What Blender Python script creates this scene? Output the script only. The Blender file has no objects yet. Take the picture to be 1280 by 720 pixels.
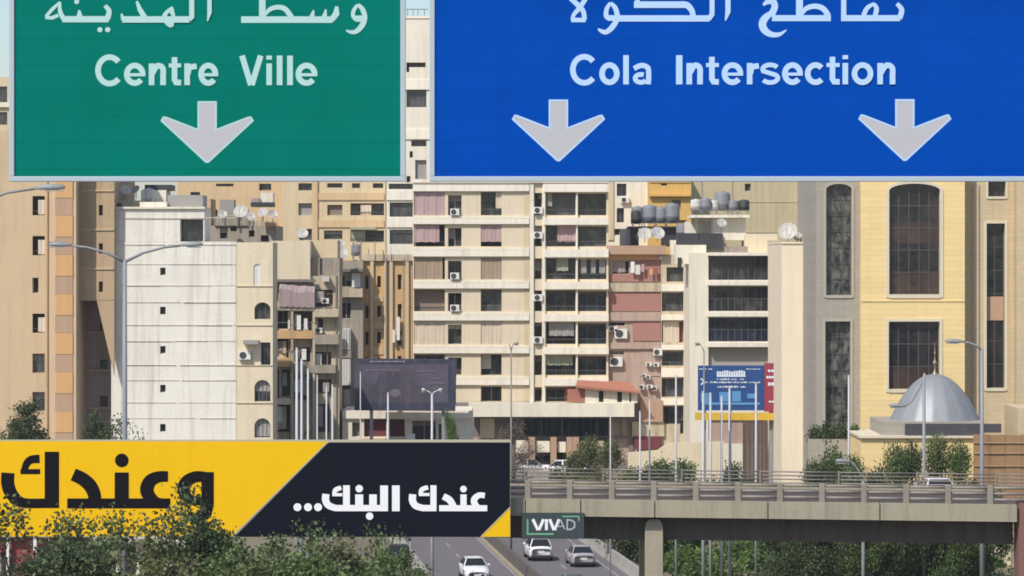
import bpy, math, random
from mathutils import Vector, Matrix
R = math.radians
random.seed(7)
sc = bpy.context.scene
COL = sc.collection

# ------------------------------------------------------------------ camera, sky, sun, exposure
HC = 22.0            # eye height above the highway
F = 4000.0           # focal length in pixels of a 1280 wide frame
HAZE = 0.00015       # scattering per metre of air
HY = 330.0           # row of the horizon
cam = bpy.data.cameras.new('camera')
camo = bpy.data.objects.new('camera', cam)
COL.objects.link(camo)
camo.location = (0, 0, HC)
camo.rotation_euler = (R(90), 0, 0)
cam.sensor_width = 36.0
cam.lens = 36.0 * F / 1280.0
cam.shift_y = -(360.0 - HY) / 1280.0
cam.clip_end = 6000.0
cam.clip_start = 0.5
sc.camera = camo

SUN_EL, SUN_AZ = 48.0, 36.0      # from behind the viewer, to the left
wd = bpy.data.worlds.new("World")
sc.world = wd
wd.use_nodes = True
nt = wd.node_tree
bg = nt.nodes['Background']
sky = nt.nodes.new('ShaderNodeTexSky')
sky.sky_type = 'NISHITA'
sky.sun_disc = False
sky.sun_elevation = R(SUN_EL)
sky.sun_rotation = R(180 + SUN_AZ)
sky.air_density = 1.0
sky.dust_density = 1.0
sky.ozone_density = 2.0
nt.links.new(sky.outputs[0], bg.inputs[0])
bg.inputs[1].default_value = 0.13
sun = bpy.data.lights.new('sun', 'SUN')
sun.energy = 3.9
sun.angle = R(0.5)
sun.color = (1.0, 0.95, 0.87)
suno = bpy.data.objects.new('sun', sun)
COL.objects.link(suno)
sd = Vector((-math.sin(R(SUN_AZ)) * math.cos(R(SUN_EL)), -math.cos(R(SUN_AZ)) * math.cos(R(SUN_EL)), math.sin(R(SUN_EL))))
suno.rotation_euler = sd.to_track_quat('Z', 'Y').to_euler()
suno.location = sd * 100
vs = sc.view_settings
vs.view_transform = 'Standard'
vs.look = 'None'
vs.exposure = 0.15
vs.gamma = 1.0
sc.cycles.pixel_filter_type = 'BLACKMAN_HARRIS'
sc.cycles.filter_width = 1.75

# ------------------------------------------------------------------ materials
def lin(c):
    return tuple((x / 255 / 12.92) if x / 255 <= 0.04045 else ((x / 255 + 0.055) / 1.055) ** 2.4 for x in c)

def plain(name, rgb, rough=0.6, metal=0.0, spec=0.5):
    m = bpy.data.materials.new(name)
    m.use_nodes = True
    b = m.node_tree.nodes['Principled BSDF']
    b.inputs['Base Color'].default_value = (*rgb, 1)
    b.inputs['Roughness'].default_value = rough
    b.inputs['Metallic'].default_value = metal
    b.inputs['Specular IOR Level'].default_value = spec
    return m

def worn(name, rgb, dirt=(0.16, 0.13, 0.1), amount=0.5, scale=0.35, streak=0.5, rough=0.88, bump=0.25, fine=6.0, courses=0.0, course_w=1.2, lines=0.5, metal=0.0, spec=0.3, speck=0.0):
    """a weathered surface: broad blotches, long drips, grain, optionally stone courses"""
    m = bpy.data.materials.new(name)
    m.use_nodes = True
    t = m.node_tree
    N, L = t.nodes, t.links
    b = N['Principled BSDF']
    b.inputs['Roughness'].default_value = rough
    b.inputs['Metallic'].default_value = metal
    b.inputs['Specular IOR Level'].default_value = spec
    g = N.new('ShaderNodeNewGeometry')
    def noise(vec, sc_, det=6, ro=0.6):
        n = N.new('ShaderNodeTexNoise')
        n.inputs['Scale'].default_value = sc_
        n.inputs['Detail'].default_value = det
        n.inputs['Roughness'].default_value = ro
        L.new(vec, n.inputs['Vector'])
        return n.outputs['Fac']
    def ramp(v, a, b_, lo=0.0, hi=1.0):
        r = N.new('ShaderNodeMapRange')
        r.inputs[1].default_value = a
        r.inputs[2].default_value = b_
        r.inputs[3].default_value = lo
        r.inputs[4].default_value = hi
        L.new(v, r.inputs[0])
        return r.outputs[0]
    def mix(fac, a, c, mode='MIX'):
        x = N.new('ShaderNodeMix')
        x.data_type = 'RGBA'
        x.blend_type = mode
        if isinstance(fac, float): x.inputs[0].default_value = fac
        else: L.new(fac, x.inputs[0])
        for s, v in ((6, a), (7, c)):
            if isinstance(v, tuple): x.inputs[s].default_value = (*v, 1)
            else: L.new(v, x.inputs[s])
        return x.outputs[2]
    pos = g.outputs['Position']
    big = noise(pos, scale)
    mp = N.new('ShaderNodeMapping')
    mp.inputs['Scale'].default_value = (2.2, 2.2, 0.12)
    L.new(pos, mp.inputs['Vector'])
    drip = noise(mp.outputs[0], 1.0, 5, 0.65)
    fin = noise(pos, fine, 4, 0.7)
    col = mix(ramp(big, 0.42, 0.72, 0.0, 0.55 * amount), rgb, tuple(0.55 * a + 0.45 * d for a, d in zip(rgb, dirt)))
    col = mix(ramp(drip, 0.48, 0.76, 0.0, streak * 1.35), col, dirt)
    vv = ramp(fin, 0.25, 0.75, 1 - 0.22 * amount, 1 + 0.16 * amount)
    mid = noise(pos, 1.3, 8, 0.72)
    col = mix(ramp(mid, 0.56, 0.74, 0.0, 0.5 * amount), col, tuple(0.45 * a + 0.55 * d for a, d in zip(rgb, dirt)))
    if speck:
        sp = noise(pos, 2.6, 9, 0.8)
        col = mix(ramp(sp, 0.63, 0.7, 0.0, speck), col, tuple(d * 0.7 for d in dirt))
    cc = N.new('ShaderNodeCombineColor')
    for i in range(3): L.new(vv, cc.inputs[i])
    col = mix(1.0, col, cc.outputs[0], 'MULTIPLY')
    h = fin
    if courses > 0:
        sx = N.new('ShaderNodeSeparateXYZ'); L.new(pos, sx.inputs[0])
        cx = N.new('ShaderNodeCombineXYZ')
        L.new(sx.outputs[0], cx.inputs[0]); L.new(sx.outputs[2], cx.inputs[1])
        br = N.new('ShaderNodeTexBrick')
        br.inputs['Scale'].default_value = 1.0
        br.inputs['Brick Width'].default_value = course_w
        br.inputs['Row Height'].default_value = courses
        br.inputs['Mortar Size'].default_value = courses * 0.035
        br.inputs['Mortar Smooth'].default_value = 0.3
        br.inputs['Color1'].default_value = (0.96, 0.96, 0.96, 1)
        br.inputs['Color2'].default_value = (1.03, 1.03, 1.03, 1)
        br.inputs['Mortar'].default_value = (1 - lines, 1 - lines, 1 - lines, 1)
        L.new(cx.outputs[0], br.inputs['Vector'])
        col = mix(1.0, col, br.outputs['Color'], 'MULTIPLY')
    L.new(col, b.inputs['Base Color'])
    if bump:
        bp = N.new('ShaderNodeBump')
        bp.inputs['Strength'].default_value = bump
        bp.inputs['Distance'].default_value = 0.03
        L.new(h, bp.inputs['Height'])
        L.new(bp.outputs[0], b.inputs['Normal'])
    return m

def glassmat(name, dark, light, lo=0.48, hi=0.7, scale=0.55, rough=0.12):  # pale noise in the base colour stands in for varied reflections
    m = bpy.data.materials.new(name)
    m.use_nodes = True
    t = m.node_tree
    N, L = t.nodes, t.links
    b = N['Principled BSDF']
    g = N.new('ShaderNodeNewGeometry')
    n = N.new('ShaderNodeTexNoise'); n.inputs['Scale'].default_value = scale; n.inputs['Detail'].default_value = 5; n.inputs['Roughness'].default_value = 0.7
    mp = N.new('ShaderNodeMapping'); mp.inputs['Scale'].default_value = (1.5, 1.5, 0.8)
    L.new(g.outputs['Position'], mp.inputs[0]); L.new(mp.outputs[0], n.inputs['Vector'])
    r = N.new('ShaderNodeMapRange'); r.inputs[1].default_value = lo; r.inputs[2].default_value = hi
    L.new(n.outputs[0], r.inputs[0])
    x = N.new('ShaderNodeMix'); x.data_type = 'RGBA'
    x.inputs[6].default_value = (*dark, 1); x.inputs[7].default_value = (*light, 1)
    L.new(r.outputs[0], x.inputs[0]); L.new(x.outputs[2], b.inputs['Base Color'])
    b.inputs['Roughness'].default_value = rough
    n2 = N.new('ShaderNodeTexNoise'); n2.inputs['Scale'].default_value = 0.9
    L.new(g.outputs['Position'], n2.inputs['Vector'])
    bp = N.new('ShaderNodeBump'); bp.inputs['Strength'].default_value = 0.25; bp.inputs['Distance'].default_value = 0.1
    L.new(n2.outputs[0], bp.inputs['Height']); L.new(bp.outputs[0], b.inputs['Normal'])
    return m

def leafmat(name, cols, trans=0.25):
    m = bpy.data.materials.new(name)
    m.use_nodes = True
    t = m.node_tree
    N, L = t.nodes, t.links
    b = N['Principled BSDF']
    b.inputs['Roughness'].default_value = 0.55
    b.inputs['Specular IOR Level'].default_value = 0.25
    g = N.new('ShaderNodeNewGeometry')
    cr = N.new('ShaderNodeValToRGB')
    e = cr.color_ramp.elements
    e[0].position = 0; e[0].color = (*cols[0], 1)
    e[1].position = 1; e[1].color = (*cols[-1], 1)
    for i, c in enumerate(cols[1:-1]):
        x = e.new((i + 1) / (len(cols) - 1)); x.color = (*c, 1)
    L.new(g.outputs['Random Per Island'], cr.inputs[0])
    L.new(cr.outputs[0], b.inputs['Base Color'])
    tr = N.new('ShaderNodeBsdfTranslucent')
    L.new(cr.outputs[0], tr.inputs['Color'])
    mx = N.new('ShaderNodeMixShader')
    mx.inputs[0].default_value = trans
    L.new(b.outputs[0], mx.inputs[1]); L.new(tr.outputs[0], mx.inputs[2])
    L.new(mx.outputs[0], N['Material Output'].inputs['Surface'])
    return m

M = {}
M['sand'] = worn('sand_render', (0.58, 0.43, 0.27), amount=0.35, streak=0.16)
M['sandpale'] = worn('pale_sand_render', (0.6, 0.45, 0.3), amount=0.35, streak=0.16)
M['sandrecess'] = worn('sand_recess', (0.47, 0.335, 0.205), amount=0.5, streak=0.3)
M['salmon'] = worn('salmon_render', (0.62, 0.36, 0.16), amount=0.3, streak=0.12)
M['brownpanel'] = worn('brown_panel', (0.46, 0.3, 0.2), amount=0.4, streak=0.15)
M['greypanel'] = worn('grey_cladding', (0.2, 0.17, 0.165), amount=0.5, streak=0.4)
M['loggia'] = worn('shadow_grey_render', (0.4, 0.325, 0.31), amount=0.6, streak=0.35)  # greyer than the sand walls, the shadow's tone put into the colour
M['white'] = worn('white_render', (0.76, 0.72, 0.64), dirt=(0.36, 0.3, 0.24), amount=0.55, streak=0.4, speck=0.65)
M['whiteline'] = worn('stained_ledge', (0.62, 0.57, 0.5), dirt=(0.25, 0.2, 0.16), amount=1.0, streak=0.6, speck=0.6)
M['cream'] = worn('cream_render', (0.7, 0.595, 0.43), amount=0.35, streak=0.14)
M['creamwhite'] = worn('cream_white_render', (0.76, 0.7, 0.58), dirt=(0.3, 0.24, 0.18), amount=0.35, streak=0.22, speck=0.35)
M['band'] = worn('band_render', (0.82, 0.75, 0.63), dirt=(0.32, 0.26, 0.2), amount=0.35, streak=0.25)
M['tan'] = worn('tan_render', (0.6, 0.43, 0.25), amount=0.4, streak=0.2)
M['tanpale'] = worn('pale_tan_render', (0.62, 0.5, 0.32), amount=0.4, streak=0.2)
M['olive'] = worn('olive_tan_render', (0.53, 0.45, 0.28), amount=0.35, streak=0.22)
M['ochre'] = worn('ochre_render', (0.66, 0.41, 0.12), amount=0.3, streak=0.12)
M['orange'] = worn('orange_tan_render', (0.6, 0.38, 0.18), amount=0.75, streak=0.4, speck=0.35)
M['red'] = worn('red_brick', (0.38, 0.18, 0.15), dirt=(0.3, 0.22, 0.18), amount=0.6, streak=0.3, courses=0.16, course_w=0.45, lines=-0.15)
M['pinkish'] = worn('pink_grey_render', (0.46, 0.335, 0.275), amount=0.75, streak=0.35, speck=0.35)
M['pinkdull'] = worn('dull_pink_panel', (0.46, 0.29, 0.2), amount=0.6, streak=0.4)
M['greymess'] = worn('grey_old_render', (0.36, 0.31, 0.25), amount=0.9, streak=0.55, speck=0.35)
M['messycream'] = worn('old_cream_render', (0.55, 0.46, 0.33), amount=0.8, streak=0.5, speck=0.35)
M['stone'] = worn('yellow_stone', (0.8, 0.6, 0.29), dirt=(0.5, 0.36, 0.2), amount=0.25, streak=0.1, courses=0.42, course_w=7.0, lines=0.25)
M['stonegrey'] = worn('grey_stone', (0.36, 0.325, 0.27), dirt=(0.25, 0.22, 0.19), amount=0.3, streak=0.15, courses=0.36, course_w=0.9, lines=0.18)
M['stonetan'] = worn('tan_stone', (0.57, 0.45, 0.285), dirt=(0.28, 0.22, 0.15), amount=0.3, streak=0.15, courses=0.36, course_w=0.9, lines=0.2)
M['stonelight'] = worn('stone_trim', (0.66, 0.58, 0.44), amount=0.2, streak=0.1)
M['stonegreytrim'] = worn('grey_stone_trim', (0.42, 0.38, 0.31), amount=0.2, streak=0.1)
M['gable'] = worn('blank_gable', (0.8, 0.69, 0.53), dirt=(0.5, 0.38, 0.27), amount=0.35, streak=0.16, speck=0.35)
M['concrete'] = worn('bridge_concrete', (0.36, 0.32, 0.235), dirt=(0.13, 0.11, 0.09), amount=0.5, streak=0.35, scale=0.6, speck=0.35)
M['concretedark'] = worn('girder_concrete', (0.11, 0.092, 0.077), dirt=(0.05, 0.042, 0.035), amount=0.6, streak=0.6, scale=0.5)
M['railconc'] = worn('rail_concrete', (0.29, 0.255, 0.21), amount=0.6, streak=0.4, fine=12, speck=0.35)
M['railmetal'] = worn('rail_metal', (0.26, 0.235, 0.22), dirt=(0.12, 0.07, 0.05), amount=0.7, streak=0.4, rough=0.6, fine=12)
M['deckroad'] = worn('bridge_asphalt', (0.1, 0.085, 0.077), dirt=(0.06, 0.05, 0.046), amount=0.5, streak=0.0, rough=1.0, spec=0.0)
M['asphalt'] = worn('asphalt', (0.15, 0.138, 0.145), dirt=(0.08, 0.075, 0.075), amount=0.35, scale=0.5, streak=0.0, rough=0.9, fine=14)
M['barrier'] = worn('barrier_concrete', (0.37, 0.35, 0.31), dirt=(0.14, 0.12, 0.1), amount=0.6, streak=0.4, fine=9, speck=0.35)
M['mediandark'] = worn('median_concrete', (0.11, 0.1, 0.09), dirt=(0.06, 0.055, 0.05), amount=0.6, streak=0.3, fine=9)
M['kerbyellow'] = worn('kerb_paint', (0.33, 0.28, 0.2), amount=0.8, streak=0.3, fine=9)
M['linewhite'] = worn('road_paint', (0.33, 0.32, 0.3), dirt=(0.17, 0.16, 0.15), amount=0.9, streak=0.0, fine=4)
M['ground'] = worn('ground', (0.2, 0.17, 0.12), dirt=(0.07, 0.09, 0.04), amount=0.9, scale=0.15, streak=0.0)
M['dark'] = plain('dark_interior', (0.03, 0.027, 0.026), 0.8)
M['room'] = plain('room_interior', (0.13, 0.11, 0.095), 0.9)
M['glass'] = glassmat('window_glass', (0.016, 0.017, 0.02), (0.11, 0.105, 0.1))
M['glassgrey'] = glassmat('grey_window_glass', (0.04, 0.043, 0.046), (0.16, 0.16, 0.155))
M['glassbrown'] = glassmat('bronze_glass', (0.01, 0.011, 0.016), (0.05, 0.042, 0.042), 0.45, 0.75, 0.35)
M['spandrelglass'] = glassmat('spandrel_glass', (0.035, 0.022, 0.02), (0.08, 0.05, 0.042), 0.4, 0.7, 0.4)
M['glassblue'] = glassmat('blue_dark_glass', (0.01, 0.015, 0.032), (0.06, 0.07, 0.09), 0.5, 0.75)
M['glassmottled'] = glassmat('mottled_glass', (0.015, 0.017, 0.02), (0.17, 0.16, 0.14), 0.42, 0.62, 1.1)
M['frame'] = plain('grey_window_frame', (0.1, 0.1, 0.1), 0.5)
M['framelight'] = plain('light_window_frame', (0.45, 0.43, 0.4), 0.5)
M['framebronze'] = plain('bronze_frame', (0.09, 0.075, 0.07), 0.4)
M['shutter'] = plain('shutter_grey', (0.3, 0.28, 0.26), 0.6)
M['shutterbrown'] = plain('shutter_brown', (0.22, 0.16, 0.12), 0.6)
M['shutterwhite'] = plain('shutter_white', (0.62, 0.6, 0.56), 0.6)
M['cpink'] = worn('pink_awning_fabric', (0.46, 0.32, 0.31), amount=0.3, streak=0.25, bump=0)
M['cbrown'] = worn('brown_awning_fabric', (0.36, 0.265, 0.19), amount=0.3, streak=0.25, bump=0)
M['ccream'] = worn('cream_awning_fabric', (0.62, 0.52, 0.4), amount=0.3, streak=0.2, bump=0)
M['cred'] = worn('red_awning_fabric', (0.28, 0.1, 0.075), amount=0.3, streak=0.2, bump=0)
M['cgreen'] = worn('green_awning_fabric', (0.32, 0.34, 0.25), amount=0.3, streak=0.3, bump=0)
M['clilac'] = worn('lilac_awning_fabric', (0.36, 0.28, 0.28), amount=0.5, streak=0.4, bump=0)
M['cwhite'] = plain('white_cloth', (0.72, 0.7, 0.68), 0.9)
M['acwhite'] = plain('ac_white', (0.68, 0.66, 0.62), 0.5)
M['acdark'] = plain('ac_grille', (0.05, 0.05, 0.05), 0.6)
M['tank'] = worn('grey_tank', (0.22, 0.23, 0.25), amount=0.5, streak=0.4, rough=0.5)
M['tankwhite'] = worn('white_tank', (0.62, 0.6, 0.56), amount=0.4, streak=0.4, rough=0.5)
M['tankblack'] = plain('black_box', (0.035, 0.036, 0.04), 0.6)
M['dish'] = worn('dish_white', (0.5, 0.48, 0.45), dirt=(0.2, 0.16, 0.13), amount=0.8, streak=0.5, rough=0.55, bump=0)
M['steel'] = worn('galvanised_steel', (0.25, 0.26, 0.27), amount=0.3, streak=0.2, rough=0.45, metal=0.0, bump=0)
M['polewhite'] = worn('white_pole_paint', (0.47, 0.47, 0.48), amount=0.25, streak=0.3, rough=0.45, bump=0)
M['lamplens'] = plain('lamp_lens', (0.3, 0.3, 0.27), 0.25)
M['dome'] = worn('dome_lead', (0.27, 0.28, 0.295), dirt=(0.17, 0.175, 0.185), amount=0.6, streak=0.25, rough=0.52, metal=0.2, bump=0.05, spec=0.5)
M['gold'] = plain('brass_finial', (0.3, 0.26, 0.18), 0.5, 0.6)
M['slategrey'] = worn('dark_slate', (0.06, 0.06, 0.07), amount=0.4, streak=0.2)
M['brownboard'] = worn('brown_boarding', (0.33, 0.2, 0.1), dirt=(0.16, 0.09, 0.05), amount=0.7, streak=0.4)
M['gatebrown'] = worn('gate_sheet', (0.13, 0.085, 0.07), amount=0.8, streak=0.5)
M['tileroof'] = worn('red_roof_tiles', (0.38, 0.16, 0.11), dirt=(0.27, 0.16, 0.12), amount=0.6, streak=0.2, fine=9)
M['maroon'] = worn('maroon_paint', (0.16, 0.035, 0.045), amount=0.4, streak=0.2)
M['redpaint'] = worn('red_shop_paint', (0.3, 0.05, 0.06), amount=0.4, streak=0.2)
M['brickred'] = worn('brick_abutment', (0.22, 0.11, 0.09), amount=0.6, streak=0.3, courses=0.2, course_w=0.5, lines=0.2)
# signs
M['signgreen'] = worn('sign_green', (0.0008, 0.168, 0.128), dirt=(0.001, 0.14, 0.108), amount=0.3, streak=0.3, rough=0.6, bump=0, scale=1.2, fine=1.5, spec=0.02, courses=0.3, course_w=30.0, lines=0.1)
M['signblue'] = worn('sign_blue', (0.0008, 0.062, 0.39), dirt=(0.001, 0.05, 0.31), amount=0.3, streak=0.3, rough=0.6, bump=0, scale=1.2, fine=1.5, spec=0.02, courses=0.3, course_w=30.0, lines=0.1)
M['signborder'] = plain('sign_border_grey', (0.4, 0.47, 0.52), 0.5)
M['sletterg'] = plain('sign_letter_pale_green', (0.4, 0.62, 0.6), 0.5)
M['sletterb'] = plain('sign_letter_pale_blue', (0.42, 0.6, 0.86), 0.5)
M['sarrow'] = plain('sign_arrow_grey', (0.45, 0.45, 0.48), 0.55)
M['signback'] = plain('sign_back_aluminium', (0.4, 0.41, 0.42), 0.4, 0.6)
M['byellow'] = worn('billboard_yellow', (0.8, 0.47, 0.006), dirt=(0.7, 0.4, 0.015), amount=0.2, streak=0.2, rough=0.6, bump=0, spec=0.03)
M['bblack'] = worn('billboard_black', (0.006, 0.007, 0.014), dirt=(0.012, 0.012, 0.016), amount=0.2, streak=0.2, rough=0.6, bump=0, spec=0.03)
M['bletterk'] = plain('billboard_letter_black', (0.008, 0.006, 0.008), 0.6, 0, 0.03)
M['bletterw'] = plain('billboard_letter_white', (0.82, 0.82, 0.84), 0.5)
M['bedge'] = plain('billboard_edge', (0.45, 0.4, 0.28), 0.5)
M['vgreen'] = worn('small_sign_dark', (0.045, 0.06, 0.065), dirt=(0.03, 0.06, 0.05), amount=0.4, streak=0.2, rough=0.5, bump=0)
M['vbracket'] = plain('small_sign_green_line', (0.16, 0.42, 0.26), 0.5)
M['vgrey'] = plain('small_sign_grey_letter', (0.42, 0.45, 0.5), 0.5)
M['purple'] = worn('faded_poster', (0.1, 0.085, 0.12), dirt=(0.05, 0.045, 0.075), amount=1.0, streak=0.5, rough=0.6, bump=0, scale=0.45, fine=1.2)
M['navy'] = worn('navy_poster', (0.03, 0.035, 0.07), amount=0.4, streak=0.3, rough=0.6, bump=0)
M['mauve'] = plain('poster_mauve', (0.135, 0.11, 0.14), 0.6)
M['mauve2'] = plain('poster_pale', (0.3, 0.28, 0.33), 0.6)
M['posterdark'] = worn('poster_dark', (0.06, 0.055, 0.085), amount=0.8, streak=0.4, bump=0, fine=1.5)
M['bluead'] = worn('blue_poster', (0.018, 0.06, 0.2), dirt=(0.02, 0.1, 0.3), amount=0.5, streak=0.3, rough=0.55, bump=0)
M['bluelight'] = plain('poster_light_blue', (0.08, 0.25, 0.5), 0.55)
M['redad'] = worn('red_poster', (0.27, 0.035, 0.06), amount=0.3, streak=0.2, rough=0.55, bump=0)
M['adwhite'] = plain('poster_white', (0.62, 0.66, 0.75), 0.55)
M['yellowbeam'] = worn('yellow_beam', (0.62, 0.4, 0.04), amount=0.3, streak=0.2, rough=0.55, bump=0)
# cars
M['cwhitep'] = plain('car_paint_white', (0.76, 0.76, 0.77), 0.22)
M['csilver'] = plain('car_paint_silver', (0.5, 0.49, 0.48), 0.28, 0.35)
M['cteal'] = plain('car_paint_dark_teal', (0.07, 0.12, 0.13), 0.25, 0.3)
M['cblack'] = plain('car_paint_black', (0.02, 0.02, 0.022), 0.25)
M['cglass'] = plain('car_glass', (0.018, 0.02, 0.022), 0.06)
M['rubber'] = plain('tyre_rubber', (0.02, 0.02, 0.02), 0.85)
M['rim'] = plain('wheel_rim', (0.35, 0.35, 0.36), 0.35, 0.6)
M['taillamp'] = plain('tail_lamp_red', (0.3, 0.02, 0.02), 0.25)
M['headlamp'] = plain('head_lamp_clear', (0.55, 0.56, 0.57), 0.15)
M['plate'] = plain('number_plate', (0.7, 0.7, 0.68), 0.5)
M['trim'] = plain('black_trim', (0.02, 0.02, 0.021), 0.6)
# plants
M['bark'] = worn('bark', (0.13, 0.1, 0.075), amount=0.8, streak=0.4, fine=14)
M['leafdark'] = leafmat('leaves_dark', [(0.030, 0.045, 0.019), (0.069, 0.100, 0.040), (0.156, 0.194, 0.088)], 0.3)
M['leafmid'] = leafmat('leaves_mid', [(0.042, 0.067, 0.022), (0.096, 0.146, 0.046), (0.204, 0.264, 0.102)], 0.3)
M['leafolive'] = leafmat('leaves_olive', [(0.060, 0.070, 0.024), (0.120, 0.134, 0.048), (0.216, 0.228, 0.096)])
M['leafbright'] = leafmat('leaves_bright', [(0.04, 0.075, 0.018), (0.105, 0.18, 0.04), (0.19, 0.27, 0.075)], 0.3)
M['leafdry'] = leafmat('twigs_dry', [(0.12, 0.08, 0.06), (0.2, 0.15, 0.12), (0.28, 0.22, 0.17)])

# ------------------------------------------------------------------ building blocks
BASE = {}

def thing(name, label, cat, base, group=None):
    o = bpy.data.objects.new(name, None)
    o.empty_display_size = 0.3
    COL.objects.link(o)
    o.location = base
    o['label'] = label
    o['category'] = cat
    if group: o['group'] = group
    BASE[o] = Vector(base)
    return o

def structure(o):
    o['kind'] = 'structure'
    return o

class MB:
    def __init__(s):
        s.v, s.f, s.m = [], [], []
    def add(s, vs, fs, mi=0):
        n = len(s.v)
        s.v += [tuple(p) for p in vs]
        s.f += [tuple(i + n for i in f) for f in fs]
        s.m += [mi] * len(fs)
    def quad(s, a, b, c, d, mi=0):
        s.add([a, b, c, d], [(0, 1, 2, 3)], mi)
    def box(s, x0, x1, y0, y1, z0, z1, mi=0):
        s.add([(x0, y0, z0), (x1, y0, z0), (x1, y1, z0), (x0, y1, z0), (x0, y0, z1), (x1, y0, z1), (x1, y1, z1), (x0, y1, z1)],
              [(0, 1, 5, 4), (1, 2, 6, 5), (2, 3, 7, 6), (3, 0, 4, 7), (4, 5, 6, 7), (3, 2, 1, 0)], mi)
    def hexa(s, p, mi=0):
        s.add(p, [(0, 1, 5, 4), (1, 2, 6, 5), (2, 3, 7, 6), (3, 0, 4, 7), (4, 5, 6, 7), (3, 2, 1, 0)], mi)
    def tube(s, pts, rad, n=8, caps=True, mi=0):
        pts = [Vector(p) for p in pts]
        if not isinstance(rad, (list, tuple)): rad = [rad] * len(pts)
        rings = []
        for i, p in enumerate(pts):
            d = (pts[min(i + 1, len(pts) - 1)] - pts[max(i - 1, 0)])
            if d.length < 1e-9: d = Vector((0, 0, 1))
            d.normalize()
            u = d.cross(Vector((0, 1, 0)) if abs(d.y) < 0.9 else Vector((1, 0, 0))).normalized()
            w = d.cross(u)
            rings.append([p + (u * math.cos(2 * math.pi * k / n) + w * math.sin(2 * math.pi * k / n)) * rad[i] for k in range(n)])
        vs_ = [q for r in rings for q in r]
        fs = []
        for i in range(len(pts) - 1):
            for k in range(n):
                fs.append((i * n + k, i * n + (k + 1) % n, (i + 1) * n + (k + 1) % n, (i + 1) * n + k))
        if caps:
            fs.append(tuple(range(n))[::-1]); fs.append(tuple((len(pts) - 1) * n + k for k in range(n)))
        s.add(vs_, fs, mi)
    def lathe(s, c, prof, n=20, mi=0, axis=None):
        """prof: list of (radius, height) about the z axis at c, or about AXIS (a Matrix)"""
        vs_, fs = [], []
        c = Vector(c)
        for r, h in prof:
            for k in range(n):
                p = Vector((r * math.cos(2 * math.pi * k / n), r * math.sin(2 * math.pi * k / n), h))
                if axis is not None: p = axis @ p
                vs_.append(c + p)
        for i in range(len(prof) - 1):
            for k in range(n):
                fs.append((i * n + k, i * n + (k + 1) % n, (i + 1) * n + (k + 1) % n, (i + 1) * n + k))
        s.add(vs_, fs, mi)
    def prism(s, poly, y0, y1, mi=0):
        """poly: (x, z) corners, between depths y0 and y1"""
        n = len(poly)
        vs_ = [(x, y0, z) for x, z in poly] + [(x, y1, z) for x, z in poly]
        fs = [tuple(range(n)), tuple(range(2 * n - 1, n - 1, -1))]
        fs += [(i, i + n, (i + 1) % n + n, (i + 1) % n) for i in range(n)]
        s.add(vs_, fs, mi)
    def build(s, name, mat, parent=None, smooth=False, base=None, bevel=0, props=None):
        root = parent
        while root is not None and root.parent is not None: root = root.parent
        b = BASE.get(root, Vector((0, 0, 0))) if parent is not None else Vector(base or (0, 0, 0))
        me = bpy.data.meshes.new(name)
        me.from_pydata([tuple(Vector(p) - b) for p in s.v], [], s.f)
        mats = mat if isinstance(mat, (list, tuple)) else [mat]
        for m in mats: me.materials.append(M[m] if isinstance(m, str) else m)
        for p, i in zip(me.polygons, s.m): p.material_index = i
        if smooth:
            for p in me.polygons: p.use_smooth = True
        me.update()
        o = bpy.data.objects.new(name, me)
        COL.objects.link(o)
        if parent is not None: o.parent = parent
        else: o.location = b
        if bevel:
            md = o.modifiers.new('bevel', 'BEVEL'); md.width = bevel; md.segments = 2; md.limit_method = 'ANGLE'
        if props:
            for k, v in props.items(): o[k] = v
        return o

def copy_tree(o, parent=None):
    c = o.copy()
    COL.objects.link(c)
    c.parent = parent
    for ch in [x for x in o.children]:
        copy_tree(ch, c)
    return c

def WX(px, D): return (px - 640.0) / F * D
def WZ(py, D): return HC - (py - HY) / F * D

# strokes: flat lettering on a panel. D is the distance of the panel face; points in picture units of that face
def catmull(pts, n=6):
    if len(pts) < 3: return pts
    out = []
    P = [pts[0]] + pts + [pts[-1]]
    for i in range(1, len(P) - 2):
        p0, p1, p2, p3 = P[i - 1], P[i], P[i + 1], P[i + 2]
        for k in range(n):
            t = k / n
            out.append(tuple(0.5 * ((2 * b) + (-a + c) * t + (2 * a - 5 * b + 4 * c - d) * t * t + (-a + 3 * b - 3 * c + d) * t ** 3) for a, b, c, d in zip(p0, p1, p2, p3)))
    out.append(pts[-1])
    return out

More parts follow.
